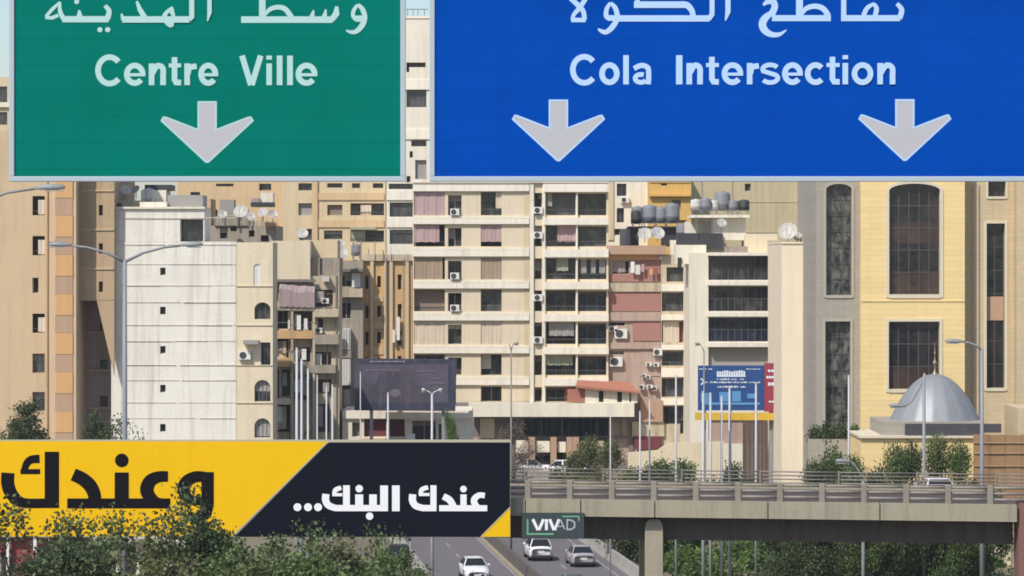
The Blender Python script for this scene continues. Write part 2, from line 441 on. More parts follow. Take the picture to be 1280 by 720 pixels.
class Ink:
    """lettering made of flat strokes; each stroke lies half a millimetre proud of the one before"""
    def __init__(s, D, gap=0.004):
        s.D, s.d, s.mb = D, D - gap, MB()
    def poly(s, pts):
        # ribbon-free polygon
        s.d -= 0.0005
        s.mb.add([(WX(x, s.D), s.d, WZ(y, s.D)) for x, y in pts], [tuple(range(len(pts)))])
    def stroke(s, pts, w, smooth=False, closed=False):
        pts = [(p[0], p[1], p[2] if len(p) > 2 else w) for p in pts]
        if smooth and not closed: pts = catmull(pts)
        s.d -= 0.0005
        n = len(pts)
        L, Rr = [], []
        for i in range(n):
            if closed: a, b = pts[i - 1], pts[(i + 1) % n]
            else: a, b = pts[max(i - 1, 0)], pts[min(i + 1, n - 1)]
            p = pts[i]
            d1 = Vector((p[0] - a[0], p[1] - a[1])); d2 = Vector((b[0] - p[0], b[1] - p[1]))
            if d1.length < 1e-6: d1 = d2
            if d2.length < 1e-6: d2 = d1
            d1.normalize(); d2.normalize()
            t = d1 + d2
            if t.length < 1e-6: t = d1
            t.normalize()
            nn = Vector((-t.y, t.x))
            k = max(0.45, nn.dot(Vector((-d1.y, d1.x))))
            h = p[2] / 2 / k
            L.append((p[0] + nn.x * h, p[1] + nn.y * h)); Rr.append((p[0] - nn.x * h, p[1] - nn.y * h))
        vs_ = [(WX(x, s.D), s.d, WZ(y, s.D)) for x, y in L + Rr]
        fs = [(i, (i + 1) % n, n + (i + 1) % n, n + i) for i in range(n if closed else n - 1)]
        s.mb.add(vs_, fs)
    def dot(s, x, y, r):
        s.poly([(x + r * math.cos(2 * math.pi * k / 16), y + r * math.sin(2 * math.pi * k / 16)) for k in range(16)])
    def rect(s, x0, x1, y0, y1):
        s.poly([(x0, y0), (x1, y0), (x1, y1), (x0, y1)])
    def arc(s, cx, cy, rx, ry, a0, a1, w, n=22):
        s.stroke([(cx + rx * math.cos(R(a0 + (a1 - a0) * k / n)), cy - ry * math.sin(R(a0 + (a1 - a0) * k / n))) for k in range(n + 1)], w)
    def ring(s, cx, cy, rx, ry, w, n=28):
        s.stroke([(cx + rx * math.cos(2 * math.pi * k / n), cy - ry * math.sin(2 * math.pi * k / n)) for k in range(n)], w, closed=True)
    def letter(s, ch, x0, x1, w, top, xh, base):
        """grotesque capital and lower case letters"""
        h = w / 2
        cx, rx = (x0 + x1) / 2, (x1 - x0) / 2 - h
        cy, ry = (xh + base) / 2, (base - xh) / 2 - h * 0.9
        wt = w * 0.9
        if ch == 'C':
            rr = rx * 1.1; s.arc(x0 + h + rr, (top + base) / 2, rr, (base - top) / 2 - h + 1.6, 40, 320, w)
        elif ch == 'c': s.arc(x0 + h + rx * 1.1, cy, rx * 1.1, ry + .6, 42, 318, w)
        elif ch == 'o': s.ring(cx, cy, rx, ry + .6, w)
        elif ch == 'e':
            s.arc(cx, cy, rx, ry + .6, 0, 322, w); s.stroke([(x0 + h, cy + 0.6), (x1 - 0.2, cy + 0.6)], wt * 0.62)
        elif ch == 'n':
            s.rect(x0, x0 + w, xh, base)
            s.stroke([(x0 + h + 1, cy - 1), (cx - 1, xh + h + 0.2), (cx + rx * 0.6, xh + h), (x1 - h, xh + h + 4), (x1 - h, cy + 2)], w, smooth=True)
            s.rect(x1 - w, x1, cy, base)
        elif ch == 't':
            xs = x0 + (x1 - x0) * 0.24
            s.stroke([(xs + h, top + 2), (xs + h, base - 7), (xs + h + 2.2, base - h + 0.2), (x1, base - h + 0.4)], w)
            s.rect(x0, x1, xh, xh + w * 0.72)
        elif ch == 'r':
            s.rect(x0, x0 + w, xh, base)
            s.stroke([(x0 + h + 1, cy), (x0 + h + 3, xh + h + 2), (x1, xh + h)], w, smooth=True)
        elif ch in 'lI': s.rect(x0, x1, top, base)
        elif ch == 'i':
            s.rect(x0, x1, xh, base); s.rect(x0, x1, top, top + w * 0.72)
        elif ch == 'V':
            s.stroke([(x0 + h + .5, top), (cx - 0.5, base)], w * 1.02); s.stroke([(x1 - h - .5, top), (cx + 0.5, base)], w * 1.02)
        elif ch == 's':
            ws = w * 0.82
            t0, b0 = xh + ws / 2 - 0.6, base - ws / 2 + 0.6
            q = (b0 - t0) / 4
            pts = [(cx + (rx + .3) * math.cos(R(a)), t0 + q - q * math.sin(R(a))) for a in range(25, 225, 20)]
            pts += [(cx + (rx + .3) * math.cos(R(a)), b0 - q - q * math.sin(R(a))) for a in range(45, -156, -20)]
            s.stroke(pts, ws)
        elif ch == 'a':
            s.stroke([(x0 + 2.5, xh + 7), (cx - 3, xh + h), (cx + 3, xh + h), (x1 - h - 1, xh + 8), (x1 - h - 1, base)], w * 0.92, smooth=True)
            s.arc(cx - 1.5, (cy + base) / 2 - 0.8, rx * 0.78, (base - cy) / 2 - h * 0.5, 60, 330, w * 0.85)
    def word(s, spec, w, top, xh, base):
        for ch, x0, x1 in spec: s.letter(ch, x0, x1, w, top, xh, base)
    def build(s, mat, parent, name='lettering'):
        return s.mb.build(name, mat, parent)

# ------------------------------------------------------------------ highway alignment and ground
def road_x(D):
    """x of the median"""
    if D <= 45: return -8.0 + 0.38 * (D - 45)
    if D >= 225: return 1.1 - 0.1 * (D - 225) - 0.0012 * max(0, D - 258) ** 2
    h = 180.0; t = (D - 45) / h
    return -8.0 * (2 * t**3 - 3 * t * t + 1) + h * 0.38 * (t**3 - 2 * t * t + t) + 1.1 * (-2 * t**3 + 3 * t * t) + h * -0.1 * (t**3 - t * t)

def sstep(t):
    t = max(0.0, min(1.0, t)); return t * t * (3 - 2 * t)

def road_z(D):
    if D < 45: return HC - 5.5
    if D < 150: return (HC - 5.5) * (1 - sstep((D - 45) / 105.0) * 0.0 - (D - 45) / 105.0)
    if D < 258: return 0.0
    return -2.6 * sstep((D - 258) / 32.0)

def ground_z(x, D):
    zr = road_z(D)
    if D >= 290: return 2.6
    side = zr if D < 165 else 2.6 * sstep((D - 165) / 110.0)
    e = abs(x - road_x(D)) - 9.8
    return zr - 0.12 + (side + 0.12 - zr) * sstep(e / 5.0) if D >= 165 else zr - 0.12 + 0.12 * sstep(e / 5.0)

def frange(a, b, s):
    out = []
    while a < b - 1e-6: out.append(a); a += s
    return out
xs = [-1000, -700, -500, -250, -160, -110, -80, -60] + frange(-48, 48, 1.5) + [48, 60, 80, 110, 160, 250, 500, 700, 1000]
ys = [-300, -150, -60] + frange(-20, 150, 6) + frange(150, 288, 2.5) + [289.4, 290.0, 291, 300, 320, 360, 420, 520, 700, 1000, 1500]
g = MB()
g.v = [(x, y, ground_z(x, y)) for y in ys for x in xs]
nx = len(xs)
g.f = [(j * nx + i, j * nx + i + 1, (j + 1) * nx + i + 1, (j + 1) * nx + i) for j in range(len(ys) - 1) for i in range(nx - 1)]
g.m = [0] * len(g.f)
structure(g.build('ground', 'ground', smooth=True))

hz = bpy.data.materials.new('haze_air')
hz.use_nodes = True
hz.node_tree.nodes.remove(hz.node_tree.nodes['Principled BSDF'])
pv = hz.node_tree.nodes.new('ShaderNodeVolumePrincipled')
pv.inputs['Color'].default_value = (0.95, 0.97, 1.0, 1)
pv.inputs['Density'].default_value = HAZE
pv.inputs['Anisotropy'].default_value = 0.2
hz.node_tree.links.new(pv.outputs[0], hz.node_tree.nodes['Material Output'].inputs['Volume'])
M['haze'] = hz
hb = MB(); hb.box(-1010, 1010, -310, 1510, -4.2, 62)
hb.build('haze', 'haze')['kind'] = 'stuff'
RD = frange(-20, 150, 3) + frange(150, 289.5, 1.5) + [289.5]
def ribbon(mb, off0, off1, z0, z1, ds=RD, mi=0):
    """a strip along the highway between two offsets from the median"""
    n = len(ds)
    vs_ = []
    for D in ds:
        x, z = road_x(D), road_z(D)
        vs_ += [(x + off0, D, z + z0), (x + off1, D, z + z1)]
    mb.add(vs_, [(2 * i, 2 * i + 1, 2 * i + 3, 2 * i + 2) for i in range(n - 1)], mi)
r = MB(); ribbon(r, -7.3, 7.3, 0.0, 0.0)
structure(r.build('road', 'asphalt', smooth=True))
r = MB(); ribbon(r, 8.1, 9.8, 0.02, 0.02)
structure(r.build('pavement', 'mediandark', smooth=True))
# lane paint
r = MB()
for off in (-3.55, 3.4):
    D = 60.0
    while D < 286:
        ribbon(r, off - 0.07, off + 0.07, 0.006, 0.006, [D, D + 1.5, D + 3.0]); D += 9.0
for off in (-6.7, -0.75, 0.75, 6.45):
    ribbon(r, off - 0.06, off + 0.06, 0.005, 0.005)
structure(r.build('road_markings', 'linewhite'))

def long_barrier(name, label, cat, prof, mat, closed_top=True):
    """a profile (offset, height) swept along the highway"""
    mb = MB()
    n = len(prof)
    vs_ = []
    for D in RD:
        x, z = road_x(D), road_z(D)
        vs_ += [(x + a, D, z + h) for a, h in prof]
    fs = [(i * n + k, i * n + k + 1, (i + 1) * n + k + 1, (i + 1) * n + k) for i in range(len(RD) - 1) for k in range(n - 1)]
    mb.add(vs_, fs)
    o = mb.build(name, mat)
    o['label'] = label; o['category'] = cat
    return o
med = thing('median_barrier', 'dark concrete barrier dividing the two carriageways of the highway', 'barrier', (road_x(200), 200, 0))
def swept(name, prof, mat, parent):
    mb = MB(); n = len(prof); vs_ = []
    for D in RD:
        x, z = road_x(D), road_z(D)
        vs_ += [(x + a, D, z + h) for a, h in prof]
    mb.add(vs_, [(i * n + k, i * n + k + 1, (i + 1) * n + k + 1, (i + 1) * n + k) for i in range(len(RD) - 1) for k in range(n - 1)])
    return mb.build(name, mat, parent)
swept('wall', [(-0.3, 0.0), (-0.22, 0.3), (-0.12, 0.82), (0.12, 0.82), (0.22, 0.3), (0.3, 0.0)], 'mediandark', med)
swept('kerb', [(-0.62, 0.0), (-0.6, 0.13), (-0.3, 0.13), (-0.296, 0.0)], 'kerbyellow', med)
long_barrier('crash_barrier', 'pale concrete barrier on the verge of the carriageway with cars driving away', 'barrier',
             [(7.25, 0.0), (7.33, 0.3), (7.42, 0.85), (7.66, 0.85), (7.75, 0.3), (7.85, 0.0)], 'barrier')
long_barrier('crash_barrier', 'pale concrete barrier behind the poles by the oncoming white car', 'barrier',
             [(-7.85, 0.0), (-7.75, 0.3), (-7.66, 0.85), (-7.42, 0.85), (-7.33, 0.3), (-7.25, 0.0)], 'barrier')
# underpass mouth
xm = road_x(290)
u = MB()
u.box(xm - 11, xm - 7.9, 289.0, 290.5, -3.2, 3.3); u.box(xm + 7.9, xm + 11, 289.0, 290.5, -3.2, 3.3)
u.box(xm - 7.9, xm + 7.9, 289.0, 290.5, 2.1, 3.3)
ut = thing('underpass_portal', 'concrete mouth of the underpass where the highway dips out of sight', 'underpass', (xm, 290, -2.6))
u.build('portal_wall', 'barrier', ut)
u = MB(); u.box(xm - 8, xm + 8, 290.6, 291.5, -3.2, 2.5); u.build('tunnel_mouth', 'dark', ut)

# ------------------------------------------------------------------ facades
def brick_bits(): pass

class Building:
    """one house front, laid out in picture units of the plane at distance D"""
    def __init__(s, name, label, cat, D, x0, x1, ytop, zbot=2.4, depth=12.0, mat='cream', reveal=0.25, group=None, xe=0.0):
        s.D, s.mat, s.reveal, s.depth = D, mat, reveal, depth
        s.x0, s.x1, s.ytop, s.zb = x0, x1, ytop, zbot
        s.root = thing(name, label, cat, ((s.X(x0) + s.X(x1)) / 2, D, zbot), group)
    def X(s, p): return WX(p, s.D)
    def Z(s, p): return WZ(p, s.D)
    def py(s, z): return HY + (HC - z) * F / s.D
    def wall(s, openings=(), x0=None, x1=None, ytop=None, ybot=None, d0=0.0, mat=None, reveal=None, depth=None, name='wall', arches=()):
        x0 = s.x0 if x0 is None else x0; x1 = s.x1 if x1 is None else x1
        ytop = s.ytop if ytop is None else ytop
        ybot = s.py(s.zb) if ybot is None else ybot
        reveal = s.reveal if reveal is None else reveal
        depth = s.depth if depth is None else depth
        y = s.D + d0
        ops = [(max(a, x0), min(b, x1), max(c, ytop), min(d, ybot)) for a, b, c, d in [o[:4] for o in openings]]
        ex = sorted({x0, x1, *[v for o in ops for v in o[:2]]})
        ey = sorted({ytop, ybot, *[v for o in ops for v in o[2:]]})
        mb = MB()
        X, Z = s.X, s.Z
        for i in range(len(ex) - 1):
            run = None
            for j in range(len(ey) - 1):
                cx, cy = (ex[i] + ex[i + 1]) / 2, (ey[j] + ey[j + 1]) / 2
                hole = any(a < cx < b and c < cy < d for a, b, c, d in ops)
                if not hole:
                    mb.quad((X(ex[i]), y, Z(ey[j + 1])), (X(ex[i + 1]), y, Z(ey[j + 1])), (X(ex[i + 1]), y, Z(ey[j])), (X(ex[i]), y, Z(ey[j])))
        for k, (a, b, c, d) in enumerate(ops):
            rv = openings[k][6].get('reveal', reveal) if len(openings[k]) > 6 else reveal
            A, B_, T, Bo = X(a), X(b), Z(c), Z(d)
            mb.quad((A, y, Bo), (A, y, T), (A, y + rv, T), (A, y + rv, Bo))
            mb.quad((B_, y, T), (B_, y, Bo), (B_, y + rv, Bo), (B_, y + rv, T))
            mb.quad((A, y, T), (B_, y, T), (B_, y + rv, T), (A, y + rv, T))
            mb.quad((B_, y, Bo), (A, y, Bo), (A, y + rv, Bo), (B_, y + rv, Bo))
            if len(openings[k]) > 6 and openings[k][6].get('arch'):
                h = openings[k][6]['arch']; n = 10
                for sgn in (0, 1):
                    pts = []
                    for q in range(n + 1):
                        t = q / n * math.pi / 2
                        px = (a + b) / 2 + (1 if sgn else -1) * (b - a) / 2 * math.sin(t)
                        pz = c + h - h * math.cos(t)
                        pts.append((X(px), Z(pz)))
                    corner = (X(b if sgn else a), Z(c))
                    poly = [corner] + (pts if not sgn else pts)
                    mb.prism(poly, y + 0.004, y + rv * 0.9)
        A, B_, T, Bo = X(x0), X(x1), Z(ytop), Z(ybot)
        e = y + depth
        mb.quad((A, e, Bo), (A, y, Bo), (A, y, T), (A, e, T))
        mb.quad((B_, y, Bo), (B_, e, Bo), (B_, e, T), (B_, y, T))
        mb.quad((A, y, T), (B_, y, T), (B_, e, T), (A, e, T))
        mb.quad((B_, e, Bo), (A, e, Bo), (A, e, T), (B_, e, T))
        w = mb.build(name, mat or s.mat, s.root)
        for o in openings:
            s.window(o[0], o[1], o[2], o[3], o[4] if len(o) > 4 else 'glass', d0, o[6].get('reveal', reveal) if len(o) > 6 else reveal, o[5] if len(o) > 5 else None, o[6] if len(o) > 6 else {})
        return w
    def window(s, a, b, c, d, kind, d0, rv, opt, kw):
        X, Z = s.X, s.Z
        y = s.D + d0 + rv
        A, B_, T, Bo = X(a), X(b), Z(c), Z(d)
        W, H = B_ - A, T - Bo
        e = 0.05
        if kind in ('glass', 'glassmottled', 'glassgrey', 'glassbrown', 'glassblue'):
            nx_, ny_ = opt or (max(1, round(W / 1.1)), 1)
            fm = MB(); t = kw.get('bar', 0.05); fy0, fy1 = y - 0.06, y + 0.005
            fm.box(A, B_, fy0, fy1, T - t, T); fm.box(A, B_, fy0, fy1, Bo, Bo + t)
            fm.box(A, A + t, fy0, fy1, Bo + t, T - t); fm.box(B_ - t, B_, fy0, fy1, Bo + t, T - t)
            for i in range(1, nx_):
                xx = A + W * i / nx_; fm.box(xx - t / 2, xx + t / 2, fy0 + 0.01, fy1, Bo + t, T - t)
            for j in range(1, ny_):
                zz = Bo + H * j / ny_; fm.box(A + t, B_ - t, fy0 + 0.004, fy1, zz - t / 2, zz + t / 2)
            f = fm.build('window', kw.get('frame', 'frame'), s.root)
            g_ = MB(); g_.box(A - e, B_ + e, y + 0.006, y + 0.05, Bo - e, T + e)
            g_.build('pane', kind, f)
            if kw.get('shut'):
                s.slats(A + t, B_ - t, T - t, T - t - H * kw['shut'], y - 0.03, kw.get('smat', 'shutter'), f)
        elif kind == 'dark':
            fm = MB(); fm.box(A - e, B_ + e, y + 0.006, y + 0.05, Bo - e, T + e)
            f = fm.build('window', opt or 'dark', s.root)
            if W > 0.35:
                bm_ = MB(); t = 0.045
                bm_.box(A, A + t, y - 0.05, y, Bo, T); bm_.box(B_ - t, B_, y - 0.05, y, Bo, T); bm_.box(A + t, B_ - t, y - 0.05, y, T - t, T); bm_.box(A + t, B_ - t, y - 0.05, y, Bo, Bo + t)
                if W > 0.9: xx = (A + B_) / 2; bm_.box(xx - t / 2, xx + t / 2, y - 0.04, y, Bo + t, T - t)
                bm_.build('frame', random.choice(('frame', 'framelight', 'framelight')), f)
                if W > 0.6 and random.random() < 0.55:
                    u0 = random.choice((0.0, 0.0, 0.5)); u1 = random.choice((0.5, 1.0, 1.0))
                    s.slats(A + t + (W - 2 * t) * u0, A + t + (W - 2 * t) * max(u1, u0 + 0.5), T - t, T - t - H * random.uniform(0.15, 0.7), y - 0.02, random.choice(('shutter', 'shutterbrown', 'shutterwhite', 'shutter')), f)
        elif kind == 'balcony':   # deep loggia with glazed doors at the back
            nx_ = max(2, round(W / 0.9))
            fm = MB(); t = 0.06
            fm.box(A, B_, y - 0.06, y + 0.005, T - 0.25, T)
            for i in range(0, nx_ + 1):
                xx = A + W * i / nx_; fm.box(xx - t / 2, xx + t / 2, y - 0.05, y + 0.005, Bo, T - 0.25)
            f = fm.build('balcony_door', kw.get('frame', 'frame'), s.root)
            g_ = MB(); g_.box(A - e, B_ + e, y + 0.006, y + 0.05, Bo - e, T + e)
            g_.build('pane', opt or 'glass', f)
            # slim rail at the front edge, hardly above the parapet
            if kw.get('rail', True):
                rb = MB(); yy = s.D + d0 + 0.06
                rb.box(A, B_, yy, yy + 0.04, Bo + H * 0.24, Bo + H * 0.24 + 0.05)
                n = max(3, int(W / 0.14))
                for i in range(1, n): rb.box(A + W * i / n - 0.008, A + W * i / n + 0.008, yy + 0.01, yy + 0.03, Bo, Bo + H * 0.24)
                rb.build('railing', 'frame', s.root)
            for it in kw.get('curtain', []):
                s.curtain(A + W * it[0], A + W * it[1], T - H * it[2], T - H * it[3], s.D + d0 + 0.14, it[4])
        elif kind == 'curtain':
            fm = MB(); fm.box(A - e, B_ + e, y + 0.006, y + 0.05, Bo - e, T + e)
            f = fm.build('window', kw.get('back', 'room'), s.root)
            q = kw.get('cover', (0, 1, 0, 1))
            s.curtain(A + W * q[0], A + W * q[1], T - H * q[2], T - H * q[3], s.D + d0 + 0.08, opt or 'cpink')
            if q[3] < 0.97:
                rb = MB(); yy = s.D + d0 + 0.16
                rb.box(A, B_, yy, yy + 0.04, Bo + H * 0.2, Bo + H * 0.2 + 0.05); rb.build('railing', 'frame', s.root)
        elif kind == 'shutter':
            fm = MB(); fm.box(A - e, B_ + e, y + 0.006, y + 0.05, Bo - e, T + e)
            f = fm.build('window', 'room', s.root)
            s.slats(A, B_, T, Bo + H * kw.get('open', 0.0), y - 0.06, opt or 'shutter', f)
        if kw.get('sill'):
            q = MB(); yy = s.D + d0
            q.box(A - 0.12, B_ + 0.12, yy - 0.1, yy - 0.003, Bo - 0.14, Bo - 0.004); q.build('sill', kw['sill'], s.root)
        if kw.get('trim'):
            q = MB(); yy = s.D + d0; t = kw.get('tw', 0.22)
            tt = (Z(c + kw['arch']) - 0.002) if kw.get('arch') else T + t; q.box(A - t, A - 0.002, yy - 0.07, yy - 0.003, Bo - t, tt); q.box(B_ + 0.002, B_ + t, yy - 0.07, yy - 0.003, Bo - t, tt)
            q.box(A - 0.002, B_ + 0.002, yy - 0.09, yy - 0.003, Bo - t * 1.2, Bo - 0.002)
            if kw.get('arch'):
                h = (Z(c) - Z(c + kw['arch'])); n = 14; wd_ = W / 2
                for k in range(n):
                    t0, t1 = math.pi * k / n, math.pi * (k + 1) / n
                    cx = (A + B_) / 2; cz = T - h
                    p = [(cx - math.cos(t_) * (wd_ + o_), cz + math.sin(t_) * (h + o_)) for t_, o_ in ((t0, 0.0), (t1, 0.0), (t1, t), (t0, t))]
                    q.prism(p[::-1], yy - 0.07, yy - 0.003)
            else: q.box(A - 0.002, B_ + 0.002, yy - 0.07, yy - 0.003, T + 0.002, T + t)
            q.build('window_surround', kw['trim'], s.root)
        if kw.get('ac'): s.ac((a + b) / 2, d + kw['ac'], d0)
    def curtain(s, A, B_, T, Bo, y, mat):
        n = max(6, int(abs(B_ - A) / 0.11))
        mb = MB(); vs_ = []
        ph = random.random() * 6
        for i in range(n + 1):
            x = A + (B_ - A) * i / n
            dy = 0.035 * math.sin(i * 1.9 + ph) + 0.02 * math.sin(i * 0.7)
            sag = 0.04 * math.sin(i * 0.9 + ph)
            vs_ += [(x, y + dy * 0.4, T), (x, y + dy, (T + Bo) / 2), (x, y + dy * 1.3, Bo + sag * 0.6)]
        fs = []
        for i in range(n):
            for k in range(2):
                fs.append((i * 3 + k, i * 3 + k + 1, i * 3 + k + 4, i * 3 + k + 3))
        mb.add(vs_, fs)
        return mb.build('curtain', mat, s.root, smooth=True)
    def slats(s, A, B_, T, Bo, y, mat, parent):
        mb = MB(); n = max(3, int((T - Bo) / 0.12))
        for i in range(n):
            z1 = T - (T - Bo) * i / n; z0 = T - (T - Bo) * (i + 1) / n
            mb.add([(A, y + 0.03, z1), (B_, y + 0.03, z1), (B_, y, z0 + 0.015), (A, y, z0 + 0.015), (A, y + 0.03, z0), (B_, y + 0.03, z0)], [(0, 3, 2, 1), (3, 4, 5, 2)])
        return mb.build('shutter', mat, parent)
    def box(s, name, x0, x1, y0, y1, d0, d1, mat, bevel=0):
        mb = MB(); mb.box(s.X(x0), s.X(x1), s.D + d0, s.D + d1, s.Z(y1), s.Z(y0))
        return mb.build(name, mat, s.root, bevel=bevel)
    def ac(s, px, py, d0=0.0, w=0.85, h=0.62):
        x, z, y = s.X(px), s.Z(py), s.D + d0
        mb = MB(); mb.box(x - w / 2, x + w / 2, y - 0.42, y - 0.08, z - h / 2, z + h / 2)
        mb.box(x - w * 0.35, x - w * 0.3, y - 0.4, y + 0.0, z - h / 2 - 0.06, z - h / 2 - 0.004); mb.box(x + w * 0.3, x + w * 0.35, y - 0.4, y + 0.0, z - h / 2 - 0.06, z - h / 2 - 0.004)
        a = mb.build('air_conditioner', 'acwhite', s.root, bevel=0.02)
        f = MB(); f.lathe((x - w * 0.12, y - 0.425, z), [(0.0, 0.0), (h * 0.4, 0.0), (h * 0.4, 0.02)], 18, axis=Matrix.Rotation(R(90), 3, 'X'))
        f.build('fan_grille', 'acdark', a)

def rooftop_tank(px, py, D, r=0.55, h=1.2, mat='tank', label='', horiz=False):
    x, z = WX(px, D), WZ(py, D)
    t = thing('water_tank', label, 'water tank', (x, D, z), 'water tanks on the roofs')
    mb = MB()
    if horiz:
        ax = Matrix.Rotation(R(90), 3, 'Y')
        mb.lathe((x - h / 2, D, z + 0.35 + r), [(0, -0.08), (r * 0.6, -0.05), (r, 0.06), (r, h - 0.06), (r * 0.6, h + 0.05), (0, h + 0.08)], 18, axis=ax)
    else:
        mb.lathe((x, D, z + 0.35), [(0, 0), (r, 0), (r, h * 0.3), (r * 1.03, h * 0.32), (r, h * 0.36), (r, h * 0.84), (r * 0.93, h * 0.92), (r * 0.7, h * 0.98), (r * 0.28, h), (r * 0.28, h * 1.04), (0, h * 1.04)], 18)
    mb.build('barrel', mat, t, smooth=True)
    st = MB()
    for a in (-1, 1):
        for b in (-1, 1): st.box(x + a * r * 0.7 - 0.03, x + a * r * 0.7 + 0.03, D + b * r * 0.7 - 0.03, D + b * r * 0.7 + 0.03, z, z + 0.38)
    st.box(x - r * 0.85, x + r * 0.85, D - r * 0.85, D + r * 0.85, z + 0.3, z + 0.347)
    st.build('stand', 'steel', t)
    return t

def sat_dish(px, py, D, r=0.55, yaw=0, tilt=35, label='', mat='dish', post=0.9):
    r *= 0.82
    post *= 0.85
    """px, py is the centre of the dish"""
    x, z = WX(px, D), WZ(py, D)
    t = thing('satellite_dish', label, 'satellite dish', (x, D, z - post), 'satellite dishes on the roofs')
    rot = Matrix.Rotation(R(yaw), 3, 'Z') @ Matrix.Rotation(R(90 - tilt), 3, 'X')
    mb = MB()
    prof = [(r * k / 7, 0.22 * r * (k / 7) ** 2) for k in range(8)] + [(r * 1.02, 0.225 * r), (r * 0.98, 0.2 * r)] + [(r * k / 7, 0.22 * r * (k / 7) ** 2 - 0.025) for k in range(6, -1, -1)]
    mb.lathe((x, D, z), prof, 22, axis=rot)
    mb.build('reflector', mat, t, smooth=True)
    tip = Vector((x, D, z)) + rot @ Vector((0, -r * 0.15, r * 0.95))
    a = MB(); a.tube([Vector((x, D, z)) + rot @ Vector((0, -r * 0.9, 0.2 * r)), tip], 0.018, 6); a.tube([tip, tip + rot @ Vector((0, 0, -0.12))], 0.045, 8)
    a.build('feed_arm', 'steel', t)
    p = MB(); p.tube([(x, D + 0.12, z - post), (x, D + 0.12, z - 0.1), (x, D + 0.03, z)], 0.035, 8); p.build('mast', 'steel', t)
    return t

# ---- tower behind everything at the far left
b = Building('apartment_tower', 'distant tower with a grey band below its roof, glimpsed beyond the sandy block', 'building', 345, -200, 14, 96, depth=15, mat='tanpale')
b.wall([(-30, 9, 108, 128, 'glassgrey', (4, 1)), (-30, 9, 140, 156, 'glassgrey', (4, 1)), (-120, -60, 108, 128, 'glassgrey'), (-120, -60, 140, 156, 'glassgrey')])
b.box('roof_band', -202, 16, 128, 134, -0.3, 0.0, 'creamwhite')

# ---- sandy tall block on the left
b = Building('apartment_block', 'sand coloured block with an orange panelled bay, beside the white building', 'building', 256, -190, 75, 164, depth=14, mat='sand', reveal=0.5)
wl = []
for k, yy in enumerate((196, 245, 295, 347, 392, 442, 490)):
    if k in (1, 2, 4): wl.append((40.5, 56, yy, yy + 24, 'curtain', 'ccream', {'cover': (0.45, 1, 0.2, 0.95), 'back': 'dark'}))
    elif k == 3: wl.append((40.5, 48, yy, yy + 19, 'dark'))
    else: wl.append((40.5, 56, yy, yy + 24, 'glassgrey', (3, 2), {'shut': 0.35}))
b.wall(wl)
b.box('downpipe', 58.6, 59.8, 180, 560, -0.14, -0.02, 'sandrecess')
# bay
b.box('bay_wall', 66, 97, 170, 600, -0.9, 6.0, 'sandpale')
for k in range(9):
    y0 = 221 + 48.7 * (k - 1)
    b.box('bay_panel', 71.5, 93, y0 + 0.2, y0 + 26.5, -1.0, -0.905, 'salmon')
    b.box('bay_window_panel', 71, 93, y0 + 27, y0 + 48.6, -0.97, -0.906, 'brownpanel')
# recess
rw = []
for yy in (207, 256, 304, 352):
    rw.append((121.5, 126.5, yy, yy + 13, 'dark'))
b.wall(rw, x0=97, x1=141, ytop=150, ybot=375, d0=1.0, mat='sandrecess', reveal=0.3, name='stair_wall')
for yy in (237, 286, 335): b.box('floor_line', 97.2, 140, yy, yy + 1.8, 0.9, 0.99, 'sand')
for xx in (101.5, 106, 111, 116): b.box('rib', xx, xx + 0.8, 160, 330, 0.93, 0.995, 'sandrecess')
rw = [(114, 124, 404, 416, 'glass'), (114, 124, 452, 464, 'glass'), (114, 124, 498, 512, 'glass')]
b.wall(rw, x0=96.5, x1=141, ytop=376, ybot=600, d0=5.4, mat='loggia', reveal=0.3, name='shadow_recess_wall', depth=8)  # deep recess added so bay and overhang shadow the lower wall
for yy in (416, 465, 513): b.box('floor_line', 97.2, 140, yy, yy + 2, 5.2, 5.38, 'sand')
b.box('shadow_recess_lid', 97, 140.5, 373, 376, 1.02, 5.3, 'sandrecess')  # added lid over the recess, keeps its top in shadow
mb = MB(); mb.prism([(b.X(119), b.Z(376.2)), (b.X(140.8), b.Z(470)), (b.X(140.8), b.Z(376.2))], b.D + 1.0, b.D + 1.4); mb.build('shadow_edge_wedge', 'sandrecess', b.root)  # added wedge, its slanted edge shaped as the shadow's diagonal outline

# ---- white windowless block
b = Building('apartment_block', 'white block with bare wall, five tiny square windows and stained ledges', 'building', 258, 139, 318, 302, depth=5, mat='white', reveal=0.35)
ow = [(200, 207, yy, yy + 9.5, 'dark') for yy in (334.5, 383.5, 432.5, 481, 530, 579)]
cr = [(318, 338, 378, 399, 'glass', (3, 1), {'arch': 9}), (318, 338, 475, 502, 'glass', (4, 1), {'arch': 10, 'shut': 0.5}), (318, 338, 523, 547, 'glass', (4, 1), {'arch': 10, 'shut': 0.9}), (317, 326, 330, 358, 'curtain', 'shutterwhite', {'arch': 5}), (326, 338, 428, 457, 'glassgrey', (3, 1))]
b.wall(ow, x1=295)
b.wall(cr, x0=295, x1=341, ytop=303, d0=0.04, mat='cream', name='side_bay')
b.wall([(225, 254, 274, 303, 'glassgrey', (4, 2), {'reveal': 1.2})], x0=139, x1=255.5, ytop=260, ybot=301.8, d0=0.05, name='penthouse', depth=4.8)
b.box('coping', 138.4, 256.2, 258.5, 261, -0.15, 4.9, 'creamwhite')
